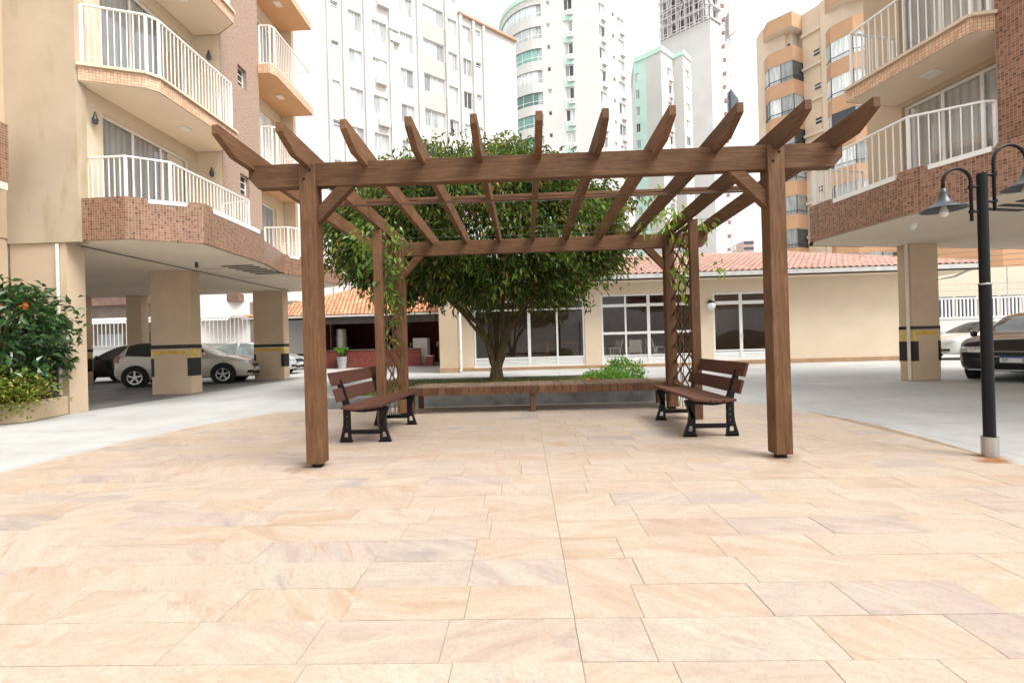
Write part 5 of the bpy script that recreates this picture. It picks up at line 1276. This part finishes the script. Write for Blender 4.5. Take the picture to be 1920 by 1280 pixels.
make_car('parked_car', 'sedan', PSILVER, (-12.2, 19.9, 0), R(6), 'silver sedan parked behind the second left column', CARGLASSL)
make_car('parked_car', 'hatch', PDARK, (-15.6, 17.7, 0), R(186), 'dark car at the far left behind the white hatchback')
make_car('parked_car', 'coupe', PBLACK, (11.82, 10.62, 0), R(-150), 'glossy black car facing the camera behind the right lamp post', plate=[('SF', -.12), ('2', .13)])
make_car('parked_car', 'hatch', PPALE, (17.55, 17.95, 0), R(180), 'pale silver hatchback seen from the side near the right boundary wall', CARGLASS)
# motorcycle behind the silver sedan
mc = empty('motorcycle', (-11.2, 23.0, 0), R(20), 'dark motorcycle parked by the white wall of the kiosk', 'motorcycle')
for x in (-.62, .62):
    w = MB().lathe([(.24, -.05), (.30, -.05), (.32, 0), (.30, .05), (.24, .05)], 20, (x, 0, .32), 'y').build('wheel', TYRE, mc, smooth=True)
    MB().lathe([(0, -.02), (.24, -.02), (.24, .02), (0, .02)], 12, (x, 0, .32), 'y').build('rim', DARKG, w)
MB().box(-.35, -.12, .4, .3, .12, .7).build('engine', DARKG, mc, bevel=.05); MB().box(-.75, -.13, .74, .0, .13, .84).build('seat', BLACKM, mc, bevel=.04); MB().box(0, -.15, .7, .42, .15, .98).build('fuel_tank', TAILL, mc, bevel=.08)
MB().tube([(.62, 0, .32), (.42, 0, 1.0), (.36, -.35, 1.1)], .025, 6).build('fork', DARKG, mc); MB().tube([(.38, -.35, 1.12), (.42, 0, 1.02), (.38, .35, 1.12)], .016, 6).build('handlebar', DARKG, mc)
MB().lathe([(0, -.02), (.09, -.02), (.1, .05), (0, .08)], 14, (.55, 0, .95), 'x').build('headlight', HEADL, mc)
# refuse container draped with a black bag
bn = empty('refuse_bin', (-15.9, 15.0, 0), 0, 'dark wheeled refuse bin draped with a black bag behind the left shrub', 'bin')
MB().prism([(-.38, -.3), (.38, -.3), (.38, .3), (-.38, .3)], .12, .85).build('container', DARKG, bn, bevel=.03)
bg_ = MB(); rr = random.Random(8); N_ = 22; rg = []
for z, k in ((1.0, .2), (1.03, .86), (.98, 1.08), (.8, 1.16), (.62, 1.18), (.5, 1.2)):
    rg.append([((.42 * k + rr.uniform(-.03, .03)) * (abs(math.cos(2 * math.pi * j / N_)) ** .6) * (1 if math.cos(2 * math.pi * j / N_) > 0 else -1), (.36 * k + rr.uniform(-.03, .03)) * (abs(math.sin(2 * math.pi * j / N_)) ** .6) * (1 if math.sin(2 * math.pi * j / N_) > 0 else -1), z + rr.uniform(-.03, .03) * (2.2 if z == .5 else 1)) for j in range(N_)])
bg_.mesh([p for r in rg for p in r], [(i * N_ + j, i * N_ + (j + 1) % N_, (i + 1) * N_ + (j + 1) % N_, (i + 1) * N_ + j) for i in range(5) for j in range(N_)] + [tuple(range(N_))])
bg_.build('bag', BAGM, bn, fix=True)
for x in (-.3, .3):
    for y in (-.22, .22): MB().lathe([(0, -.03), (.07, -.03), (.07, .03), (0, .03)], 12, (x, y, .07), 'y').build('wheel', TYRE, bn)
# ================================================================ boundary walls and neighbours
rw = empty('boundary_wall', (22, 21.8, 0), 0, 'white boundary wall with pickets behind the cars at the right', 'wall')
ro = (22, 21.8, 0)
MB(ro).box(16.0, 21.8, 0, 36, 22.0, 1.62).build('wall', WHITE, rw); MB(ro).box(16.0, 21.77, 1.62, 36, 22.03, 1.72).build('coping', WHITE, rw, bevel=.01)
for x in (21.8, 25.3, 28.8): MB(ro).box(x, 21.76, 0, x + .45, 21.8, 1.6).build('pier', WHITE, rw)
me = MB().box(-.025, -.02, 0, .025, .02, .85).make('picket'); me.materials.append(WHITEP)
for i in range(90): link('picket', me, rw, (17.2 + i * .17 - ro[0], 21.9 - ro[1], 1.72))
MB(ro).box(16.5, 21.88, 2.56, 33, 21.92, 2.62).build('rail', WHITEP, rw)
me = MB().tube([(0, 0, 0), (0, 0, .75)], .008, 5).make('spike'); me.materials.append(PVC)
for i in range(44): link('spike', me, rw, (17.0 + i * .32 - ro[0], 21.9 - ro[1], 2.6))
MB(ro).tube([(22.6, 21.9, 1.7), (22.6, 21.9, 4.0)], .03, 6).build('electric_fence_pole', GUTTER, rw)
for z in (2.95, 3.25): MB(ro).tube([(16.5, 21.9, z), (34, 21.9, z)], .006, 5).build('fence_wire', WIREM, rw)
nb = empty('warehouse', (24, 27, 0), 0, 'pale blue-windowed low building behind the right boundary wall', 'building')
MB((24, 27, 0)).box(16.5, 26.5, 0, 45, 36, 4.6).build('wall', PEACH, nb)
for i in range(14): MB((24, 27, 0)).box(18.2 + i * 1.25, 26.46, 1.2, 19.3 + i * 1.25, 26.5, 3.0).build('window', plain('navy_shutter', (.045, .05, .085, 1), .5, .4) if i == 0 else bpy.data.materials['navy_shutter'], nb)
for i in range(4):
    z = 4.3 + i * .3; tag(MB().tube([(16, 25.2, z + .3), (22, 25.2, z), (30, 25.2, z + .4), (40, 25.2, z + .9)], .014, 5).build('power_line', WIREM), ('lowest', 'second lowest', 'second highest', 'highest')[i] + ' of the thin power lines above the right boundary wall', 'cable', 'power lines at the right')
# left boundary
lw = empty('boundary_wall', (-20, 23, 0), 0, 'pale boundary wall with white railing behind the cars at the left', 'wall')
lo2 = (-20, 23, 0)
MB(lo2).box(-34, 23.0, 0, -14.3, 23.15, 1.45).build('wall', WHITE, lw); MB(lo2).box(-34, 22.97, 1.45, -14.3, 23.18, 1.53).build('coping', WHITE, lw)
me = MB().box(-.012, -.012, 0, .012, .012, 1.3).make('picket'); me.materials.append(WHITEP)
for i in range(86): link('picket', me, lw, (-33 + i * .22 - lo2[0], 23.08 - lo2[1], 1.53))
MB(lo2).box(-34, 23.05, 2.78, -14.3, 23.11, 2.84).build('rail', WHITEP, lw); MB(lo2).tube([(-23.0, 22.9, 0), (-23.0, 22.9, 4.6)], .06, 8).build('pipe', BROWNR, lw)
nh = empty('neighbour_house', (-25, 30, 0), 0, 'low neighbouring house with brown roof behind the left boundary wall', 'building')
no = (-25, 30, 0)
MB(no).box(-40, 29, 0, -14.6, 36, 4.2).build('wall', plain('grey_brown_wall', (.26, .22, .19, 1), .85, .2, var=.2, scale=.8), nh)
MB(no).box(-40, 28.2, 4.2, -18, 36, 4.7).build('roof', BROWNR, nh); MB(no).box(-40, 27.6, 3.2, -17.5, 29, 3.3).build('awning', WHITE, nh)
me = MB().extrude([(27.2, 2.95), (27.6, 3.3), (27.6, 3.33), (27.2, 2.98)], 'x', 0, .16).make('awning_slat'); me.materials.append(WHITE)
for i in range(100): link('awning_slat', me, nh, (-39 + i * .21 - no[0], -no[1], 0))
for i in range(7): MB(no).box(-33 + i * 2.6, 28.96, .8, -31.4 + i * 2.6, 29, 2.4).build('window', PANED if i % 2 else PANEW, nh)
MB(no).box(-17.2, 28.9, 0, -14.8, 28.99, 2.6).build('gate', BROWNR, nh)

# ================================================================ white apartment tower with ribbed facade
def far_building(name, loc, label): return empty(name, loc, 0, label, 'building')
WB = far_building('apartment_tower', (-7, 38, 0), 'white ribbed apartment building with many windows behind the tree')
wo_ = (-7, 38, 0)
A0 = Vector((-12.3, 33.5, 0)); A1 = Vector((-2.1, 41.9, 0)); dirw = (A1 - A0).normalized()
P0 = A0 - dirw * 10.2; P1 = A1 + dirw * 2.6; S0 = 10.2; LW = (A1 - A0).length
nrm = Vector((dirw.y, -dirw.x, 0))
# columns of openings as fractions of the distance between first and last column
def scol(u):  # horizontal picture place -> distance along the facade
    f = lambda s: (A0 + dirw * s)
    lo, hi = -10.2, 22.
    for _ in range(50):
        mid = (lo + hi) / 2; p = f(mid); cx = p.x * math.cos(.0283) + p.y * math.sin(.0283); cy = -p.x * math.sin(.0283) + p.y * math.cos(.0283)
        if 960 + 853.3 * cx / cy < u: lo = mid
        else: hi = mid
    return lo + S0
COLS = [(636, 650, 'small'), (669, 693, 'win'), (713, 740, 'win'), (765, 789, 'win'), (809, 847, 'big'), (855, 872, 'win'), (883, 898, 'win'), (907, 916, 'small')]
ops = []; spec = []
rr = random.Random(17)
for j in range(10):
    zc = 28.4 - 2.9 * j
    if zc < 2.5: break
    for ua, ub, kind in COLS:
        a, b = scol(ua), scol(ub)
        zz = {'small': (zc + .35, zc + .85), 'win': (zc - .75, zc + .72), 'big': (zc - .45, zc + .95)}[kind]
        if zz[1] > 29.5: continue
        ops.append((a, b, *zz)); spec.append((a, b, *zz, kind))
m = MB(wo_); d, n, pt = facade(m, P0, P1, 0, 29.8, ops, .18); m.build('wall', WHITE, WB)
MB(wo_).prism([tuple(P0 - n * .3)[:2], tuple(P1 - n * .3)[:2], tuple(P1 - n * 12)[:2], tuple(P0 - n * 12)[:2]], 0, 29.75).build('core', WHITE, WB)
SPAN = plain('grey_beige_spandrel', (.47, .46, .435, 1), .85, .2, var=.06, scale=.5)
for a, b, c, e, kind in spec:
    if kind == 'big': m = MB(wo_); m.face([pt(a - .1, c - 1.48, -.03), pt(b + .1, c - 1.48, -.03), pt(b + .1, c - .02, -.03), pt(a - .1, c - .02, -.03)]); m.build('spandrel_panel', SPAN, WB)
    pm = rr.choice((PANE, PANEW, PANEW, PANE, PANED)) if kind != 'small' else rr.choice((PANE, PANED, PANED))
    pms = [rr.choice((PANEW, PANE, pm)) for _ in range(4)]
    window(WB, wo_, P0, d, n, a, b, c, e, .15, .05, {'small': 1, 'win': 2, 'big': 3}[kind], ALU, lambda i: pms[i], [(c + e) / 2] if kind == 'small' else None)
def ribbox(m, s0, s1, z0, z1, q0, q1):
    v = []
    for zz in (z0, z1):
        for s, qq in ((s0, q0), (s1, q0), (s1, q1), (s0, q1)): v.append(pt(s, zz, -qq))
    m.mesh(v, ((0, 3, 2, 1), (4, 5, 6, 7), (0, 1, 5, 4), (1, 2, 6, 5), (2, 3, 7, 6), (3, 0, 4, 7)))
for ua, ub in ((628, 632), (657, 666), (697, 707), (744, 751), (797, 806), (849.5, 853), (876, 880.5), (900, 904), (919, 923)):
    m = MB(wo_); ribbox(m, scol(ua), scol(ub), 0, 30.0, .001, .22); m.build('rib', WHITE, WB)
UP = scol(874); PU = P0 + dirw * UP; ops2 = []; sp2 = []
for zc in (31.4, 34.3):
    for ua, ub, kind in COLS[:6]:
        a, b = scol(ua), scol(ub); zz = {'small': (zc + .35, zc + .85), 'win': (zc - .75, zc + .72), 'big': (zc - .45, zc + .95)}[kind]
        ops2.append((a, b, *zz)); sp2.append((a, b, *zz, kind))
m = MB(wo_); d, n, pt = facade(m, P0, PU, 29.81, 37.5, ops2, .18); m.build('wall', WHITE, WB)
MB(wo_).prism([tuple(P0 - n * .3)[:2], tuple(PU - n * .3)[:2], tuple(PU - n * 12)[:2], tuple(P0 - n * 12)[:2]], 29.8, 37.45).build('core', WHITE, WB)
MB(wo_).strip([tuple(PU)[:2], tuple(PU - n * 12)[:2]], 29.8, 37.5).build('end_wall', WHITE, WB)
for a, b, c, e, kind in sp2:
    pms = [rr.choice((PANEW, PANE, PANED)) for _ in range(4)]
    window(WB, wo_, P0, d, n, a, b, c, e, .15, .05, {'small': 1, 'win': 2, 'big': 3}[kind], ALU, lambda i: pms[i], [(c + e) / 2] if kind == 'small' else None)
for ua, ub in ((628, 632), (657, 666), (697, 707), (744, 751), (797, 806), (849.5, 853)):
    m = MB(wo_); ribbox(m, scol(ua), scol(ub), 30.001, 37.6, .001, .22); m.build('rib', WHITE, WB)
m = MB(wo_); ribbox(m, UP + .02, (P1 - P0).length, 29.81, 30.0, -.3, .3); m.build('parapet_cap', plain('pale_terracotta', (.55, .36, .27, 1), .8, .2), WB)
MB(wo_).tube([pt(scol(919), 29.9, -.1), pt(scol(919), 32.0, -.1)], .05, 6).build('roof_mast', GUTTER, WB)
def ac_unit(parent, off, c, d, n, sc_=1.0):
    m = MB(off); M_ = Matrix((d, -n, Vector((0, 0, 1)))).transposed().to_4x4(); M_.translation = c
    m.box(-.42 * sc_, -.34 * sc_, -.3 * sc_, .42 * sc_, -.0, .3 * sc_, M_); o = m.build('air_conditioner', WHITEP, parent)
    m = MB(off); m.lathe([(.0, 0), (.22 * sc_, 0), (.22 * sc_, -.01)], 14, (0, 0, 0), 'y'); m.v = [tuple(M_ @ (Vector(v) + Vector((-.08 * sc_, -.345 * sc_, 0)))) for v in m.v]
    m.build('fan_grille', GUTTER, o)
    m = MB(off); m.box(-.4 * sc_, -.36 * sc_, -.36 * sc_, .4 * sc_, -.0, -.302 * sc_, M_); m.build('bracket', GUTTER, o)
for u, z in ((753, 26.2), (754, 25.3), (728, 21.6), (731, 18.4), (803, 18.2), (757, 12.0), (733, 27.7), (689, 13.6), (846, 12.4)): ac_unit(WB, wo_, Vector(pt(scol(u), z, -.0)), d, n)

# ================================================================ white and mint tower with curved balconies
GB = far_building('apartment_tower', (6, 62, 0), 'tall white and mint tower with curved green glass balconies')
go = (6, 62, 0); YA = 60.
def at(u, Y): # ground point seen at picture column u and depth Y (vertical lines only)
    k = (u - 960) / 853.3; c, s = math.cos(.0283), math.sin(.0283)
    # x*c + y*s = k*(-x*s + y*c)
    return Vector((Y * (k * c - s) / (c + k * s), Y, 0))
b0 = at(1031, 60.); b1 = at(957, 66.5); arc = []
cc = Vector((b0.x + .3, b0.y + 6.2, 0))
for i in range(13):
    a = R(-92 - 84 * i / 12); arc.append(Vector((cc.x + 5.9 * math.cos(a), cc.y + 6.2 * math.sin(a), 0)))
arc = arc[::-1]     # left to right
FLH = 2.9; TOP = 47.0
wallp = [b0, at(1138, 59.2), at(1197, 63.5), at(1197, 63.5) + Vector((-3, 14, 0)), arc[0] + Vector((-1, 9, 0))]
m = MB(go); m.prism([(p.x, p.y) for p in [a for a in arc] + wallp[1:]], 0, .5); m.build('base', WHITE, GB)
floors = []; z = 44.0
while z > 3: floors.append(z); z -= FLH
for z in floors:
    m = MB(go); m.strip([(p.x, p.y) for p in arc], z - 1.0, z + .0); m.build('balcony_parapet', WHITE, GB); MB(go).strip([(p.x, p.y) for p in arc], z + 1.62, z + 1.9).build('lintel_band', WHITE, GB)
    ins = [cc + (p - cc) * .975 for p in arc]
    m = MB(go); m.strip([(p.x, p.y) for p in ins[:-1]], z, z + 1.62); bg2 = m.build('balcony_glazing', PANEG if rr.random() < .5 else PANEW, GB)
    for i in range(0, 13, 2): MB(go).tube([(ins[i].x, ins[i].y - .02, z), (ins[i].x, ins[i].y - .02, z + 1.62)], .035, 4).build('mullion', WHITEP, bg2)
    m = MB(go); m.tube([(p.x * 1., p.y - .06, z + .42) for p in arc], .04, 4); m.build('handrail', WHITEP, bg2)
m = MB(go); m.strip([(p.x, p.y) for p in [cc + (p - cc) * .95 for p in arc]], 0, TOP - 1); m.build('inner_wall', PANEW, GB)
m = MB(go)
for p in (arc[0],): m.strip([(arc[0].x, arc[0].y), (arc[0].x - .6, arc[0].y + 4)], 0, TOP)
m.build('mint_strip', MINT, GB)
m = MB(go); top = [cc + (p - cc) * 1.03 for p in arc]; m.prism([(p.x, p.y) for p in top + wallp[1:]], TOP - .55, TOP); m.build('mint_cornice', MINT, GB)
m = MB(go); m.strip([(p.x, p.y) for p in arc], 45.9, TOP - .55); m.build('parapet', WHITE, GB)
MB(go).box(arc[3].x, arc[3].y + 3, TOP, arc[3].x + 3, arc[3].y + 6, TOP + 3.5).build('roof_tank', MINT, GB)
def face_windows(P0, P1, cols, z_top, off, parent, wall_mat, zc0, ztop_lim, ac=(), acd=1.0, nfl=16, start=0, fh=FLH):
    L_ = (P1 - P0).length; dd = (P1 - P0).normalized()
    def s_of(u):
        lo, hi = 0., L_
        for _ in range(40):
            mid = (lo + hi) / 2; p = P0 + dd * mid; cx = p.x * math.cos(.0283) + p.y * math.sin(.0283); cy = -p.x * math.sin(.0283) + p.y * math.cos(.0283)
            if 960 + 853.3 * cx / cy < u: lo = mid
            else: hi = mid
        return lo
    ops = []; kinds = []
    for j in range(start, nfl):
        zc = zc0 - fh * j
        if zc < 2: break
        for ua, ub, hh, kind, dz in cols:
            o = (s_of(ua), s_of(ub), zc - hh / 2 + dz, zc + hh / 2 + dz)
            if o[3] < ztop_lim - .4: ops.append(o); kinds.append(kind)
    m = MB(off); d_, n_, pt_ = facade(m, P0, P1, 0, z_top, ops, .2); m.build('wall', wall_mat, parent)
    for o, k in zip(ops, kinds):
        pms = [rr.choice((PANE, PANEW, PANEW, PANED) if k == 'win' else (PANED, PANE)) for _ in range(2)]
        window(parent, off, P0, d_, n_, *o, .16, .06, 2 if k == 'win' else 1, WHITEP, lambda i: pms[i])
        if k == 'win' and ac: ac_unit(parent, off, Vector(pt_((o[0] + o[1]) / 2 + .25, o[2] - .45, 0)), d_, n_, 1.0)
    return d_, n_, pt_
face_windows(b0, at(1138, 59.2), [(1041, 1047.5, .55, 'small', .5), (1074, 1090, 1.5, 'win', 0)], TOP - .5, go, GB, WHITE, 45.1, TOP, ac=True)
ms = MB(go); gA, gB = at(1071, 59.68), at(1096, 59.5)
d, n, pt = face_windows(at(1138, 59.2), at(1197, 63.5), [(1139.5, 1151, 1.5, 'win', 0), (1164, 1168.5, .6, 'small', .3), (1174, 1186, 1.5, 'win', -.3)], TOP - .5, go, GB, WHITE, 44.3, TOP, ac=True)
# mint recess strips beside the windows
for j in range(16):
    z = 45.1 - FLH * j
    if z < 3: break
    m = MB(go); a, b = at(1072, 59.66), at(1092, 59.5); m.strip([(a.x, a.y - .01), (b.x, b.y - .01)], z - 2.1, z - .8); m.build('mint_panel', MINT, GB)

# ================================================================ smaller white and mint block
SB = far_building('apartment_tower', (26, 80, 0), 'smaller white and mint block with stepped corners beside the tall tower')
s_o = (26, 80, 0); q = [at(1203, 80.1), at(1225, 78.9), at(1254.5, 77), at(1277, 79.5), at(1295.5, 78.3), at(1310, 80.6)]
H3 = 49.3
for i, (a, b) in enumerate(zip(q, q[1:])):
    cols = {0: [(1204.5, 1212, 1.5, 'win', 0)], 2: [(1266, 1273, 1.5, 'win', 0)], 4: [(1299, 1306, 1.5, 'win', 0)]}.get(i, [])
    face_windows(a, b, cols, H3, s_o, SB, MINT if i == 0 else WHITE, 46.6, H3, ac=(i == 2))
m = MB(s_o); m.prism([(p.x, p.y - .3) for p in q] + [(q[-1].x + 2, 95), (q[0].x + 2, 95)], H3, H3 + .8); m.build('mint_cornice', MINT, SB)
m = MB(s_o); m.strip([(q[-1].x, q[-1].y), (q[-1].x + 3, 95), (q[0].x + 3, 95), (q[0].x, q[0].y)], 0, H3); m.build('rear_wall', WHITE, SB)

# ================================================================ tower under construction
CB = far_building('construction_tower', (42, 102, 0), 'white tower under construction with scaffolding and bare upper floors')
c_o = (42, 102, 0); q = [at(1256, 107), at(1349, 100), at(1367, 102.2), at(1367, 102.2) + Vector((-4, 14, 0)), at(1256, 107) + Vector((4, 12, 0))]
m = MB(c_o); m.prism([(p.x, p.y) for p in q], 0, 70.3); m.build('wall', WHITE, CB)
dq = (q[1] - q[0]).normalized(); nq = Vector((dq.y, -dq.x, 0))
def cslab(z, t, grow=0.):
    m = MB(c_o); cen = sum(q, Vector()) / 5; m.prism([tuple((cen + (p - cen) * (1 + grow)))[:2] for p in q], z, z + t); return m
for j in range(5):
    cslab(70.4 + j * 2.9 + (.02 if j else 0), .3, .04).build('floor_slab', SCAF, CB)
    for k in range(7):
        p = q[0].lerp(q[1], k / 6) - nq * .6; MB(c_o).box(p.x - .3, p.y - .3, 70.7 + j * 2.9, p.x + .3, p.y + .3, 73.3 + j * 2.9).build('pillar', SCAF, CB)
    for k in range(3):
        p = q[1].lerp(q[2], k / 2) - Vector((.6, -.4, 0)); MB(c_o).box(p.x - .3, p.y - .3, 70.7 + j * 2.9, p.x + .3, p.y + .3, 73.3 + j * 2.9).build('pillar', SCAF, CB)
    m = MB(c_o); cen = sum(q, Vector()) / 5
    m.prism([tuple(cen + (p - cen) * .8)[:2] for p in q], 70.7 + j * 2.9, 72.4 + j * 2.9); m.build('inner_wall', plain('raw_blockwork', (.22, .18, .17, 1), .9, .1, var=.4, scale=.6) if j == 0 else bpy.data.materials['raw_blockwork'], CB)
sc_m = MB(c_o)
for k in range(12):
    p = q[0].lerp(q[1], k / 11) + nq * 1.2; sc_m.tube([(p.x, p.y, 69.5), (p.x, p.y, 86)], .09, 4)
for j in range(9):
    a, b = q[0] + nq * 1.2, q[1] + nq * 1.2; sc_m.tube([(a.x, a.y, 70.5 + j * 1.9), (b.x, b.y, 70.5 + j * 1.9)], .09, 4)
for k in range(8):
    a, b = q[0].lerp(q[1], k / 8) + nq * 1.2, q[0].lerp(q[1], (k + 1) / 8) + nq * 1.2; sc_m.tube([(a.x, a.y, 70 + (k % 3) * 3), (b.x, b.y, 76 + (k % 3) * 3)], .07, 4)
sc_m.build('scaffold', SCAF, CB)
sc_m = MB(c_o)
for k, p in enumerate((at(1369, 102), at(1377, 102.5), at(1384, 103))):
    sc_m.tube([(p.x, p.y, 0), (p.x, p.y, 84)], .12, 4)
a, b = at(1369, 102), at(1384, 103)
for j in range(42):
    sc_m.tube([(a.x, a.y, 1 + j * 2), (b.x, b.y, 1 + j * 2)], .10, 4); sc_m.tube([(a.x, a.y, 1 + j * 2) if j % 2 else (b.x, b.y, 1 + j * 2), (b.x, b.y, 3 + j * 2) if j % 2 else (a.x, a.y, 3 + j * 2)], .08, 4)
sc_m.build('hoist_mast', SCAF, CB)
m = MB(c_o); 
for j in range(26): p = at(1373 + (j % 3), 101.8); m.box(p.x - .25, p.y, 2 + j * 3.0, p.x + .25, p.y + .4, 2.7 + j * 3.0)
m.build('hoist_landing', plain('faded_red_landing', (.35, .2, .18, 1), .9, .1), CB)
for zz in (50.5, 67.5):
    p = at(1388, 102.5); MB(c_o).extrude([(p.x - .8, zz), (p.x + 1.0, zz + 1.4), (p.x + .7, zz + 3), (p.x - .8, zz + 5.2)], 'y', p.y - .8, p.y + .8).build('debris_net', BLUET if zz < 60 else SCAF, CB, fix=True)
MB(c_o).box(q[0].x + 4.2, q[0].y - 4.5, 78.2, q[0].x + 5.6, q[0].y - 3.0, 80).build('water_drum', BLUET, CB)
# one more tower far behind
FB = far_building('distant_tower', (112, 210, 0), 'small hazy distant tower with dark open floors above the pavilion roof')
f_o = (112, 210, 0); a = at(1399, 210); b = at(1419, 210)
MB(f_o).box(a.x, 210, 0, b.x, 222, 44.5).build('wall', plain('hazy_red_wall', (.55, .42, .38, 1), .9, .1), FB)
for j in range(6): MB(f_o).box(a.x + .3, 209.7, 30 + j * 2.6, b.x - .3, 209.99, 31.2 + j * 2.6).build('open_floor', PANED, FB)

# ================================================================ orange balcony building
OB = far_building('apartment_building', (27, 40, 0), 'orange and cream apartment block with curved balconies at the right')
o_o = (27, 40, 0); HO = 28.9
ql = [at(1446, 42.2), at(1456, 41.0), at(1502, 39.7), at(1521, 40.3)]; qm = [at(1521, 40.3), at(1562, 38.8)]; qr = [at(1562, 38.8), at(1573, 37.7), at(1616, 36.4), at(1660, 36.0), at(1700, 36.6)]
qe = [at(1700, 36.4), at(1760, 34.6), at(1885, 31.8), at(1960, 31.0)]
m = MB(o_o); m.prism([(p.x, p.y + 1.1) for p in ql + qm[1:] + qr[1:]] + [(60, 42), (90, 62), (at(1452, 60).x, 60)], 0, HO); m.build('core', PEACH, OB)
m = MB(o_o); m.strip([(p.x, p.y) for p in qm], 0, HO); m.build('cream_wall', CREAM, OB)
FO = 2.9
for bay in (ql, qr):
    pts = [(p.x, p.y) for p in bay]; inn = [(p.x + .05, p.y + .1) for p in bay]; deep = [(p.x + .6, p.y + 1.0) for p in bay]
    for j in range(10):
        zt = HO - j * FO
        if zt < 3: break
        m = MB(o_o); m.strip(pts, zt - 1.25, zt); bp = m.build('balcony_parapet', ORANGE, OB)
        m = MB(o_o); m.prism(pts + deep[::-1], zt - 1.27, zt - 1.2); m.build('slab', PEACH, bp)
        m = MB(o_o)
        if j == 0:
            m.strip(deep, zt - 2.9, zt - 1.27); m.build('recess_wall', PEACH, OB)
            m = MB(o_o); e0, e1 = Vector((*deep[1], 0)), Vector((*deep[2], 0)); a, b = e0.lerp(e1, .25), e0.lerp(e1, .9); m.strip([(a.x, a.y - .04), (b.x, b.y - .04)], zt - 2.75, zt - 2.1); wv = m.build('window', PANED, OB)
            MB(o_o).bar((a.x, a.y - .08, zt - 2.75), (b.x, b.y - .08, zt - 2.75), .08, .1).build('frame', WHITEP, wv); mid = a.lerp(b, .5); MB(o_o).bar((mid.x, mid.y - .08, zt - 2.75), (mid.x, mid.y - .08, zt - 2.1), .08, .06).build('frame', WHITEP, wv)
        else:
            for (a, b) in zip(inn, inn[1:]):
                L_ = math.hypot(b[0] - a[0], b[1] - a[1]); k = max(1, round(L_ / 1.1))
                for i in range(k):
                    p, q2 = (a[0] + (b[0] - a[0]) * i / k, a[1] + (b[1] - a[1]) * i / k), (a[0] + (b[0] - a[0]) * (i + 1) / k, a[1] + (b[1] - a[1]) * (i + 1) / k)
                    m = MB(o_o); m.strip([p, q2], zt - 2.9, zt - 1.26); gp = m.build('glazing', rr.choice((PANEW, PANEW, PANE, PANEW, PANED)), OB)
                    MB(o_o).bar((p[0], p[1] - .02, zt - 2.9), (p[0], p[1] - .02, zt - 1.26), .05, .05, (0, 1, 0)).build('mullion', DARKG, gp)
            m = MB(o_o); [m.bar((a[0], a[1] - .06, zt - 2.62), (b[0], b[1] - .06, zt - 2.62), .05, .05) for a, b in zip(pts, pts[1:])]; m.build('handrail', DARKG, bp)
d_ = (qm[1] - qm[0]).normalized(); n_ = Vector((d_.y, -d_.x, 0))
for j in range(10):
    z = HO - 2.2 - j * FO
    if z < 3: break
    MB(o_o).bar(qm[0] + n_ * .1 + Vector((0, 0, z + .2)), qm[1] + n_ * .1 + Vector((0, 0, z + .2)), .3, .22).build('string_course', PEACH, OB)
    a, b = qm[0].lerp(qm[1], .52), qm[0].lerp(qm[1], .95)
    if j > 0: m = MB(o_o); m.strip([(a.x + n_.x * .02, a.y + n_.y * .02), (b.x + n_.x * .02, b.y + n_.y * .02)], z + .95, z + 1.45); w2 = m.build('window', PANED, OB); MB(o_o).bar(a + n_ * .05 + Vector((0, 0, z + 1.2)), b + n_ * .05 + Vector((0, 0, z + 1.2)), .04, .05).build('louvre', WHITEP, w2)
m = MB(o_o); m.strip([(p.x, p.y) for p in qe], 5.0, HO * .7); m.build('side_wall', ORANGE, OB)
m = MB(o_o); m.strip([(p.x, p.y) for p in qe], 0, 5.0); m.build('side_wall_base', PEACH, OB)
m = MB(o_o); m.strip([(qe[1].x, qe[1].y - .1), (qe[2].x - 1.5, qe[2].y - .1)], 4.6, 5.05); m.build('dark_canopy', BLACKM, OB)
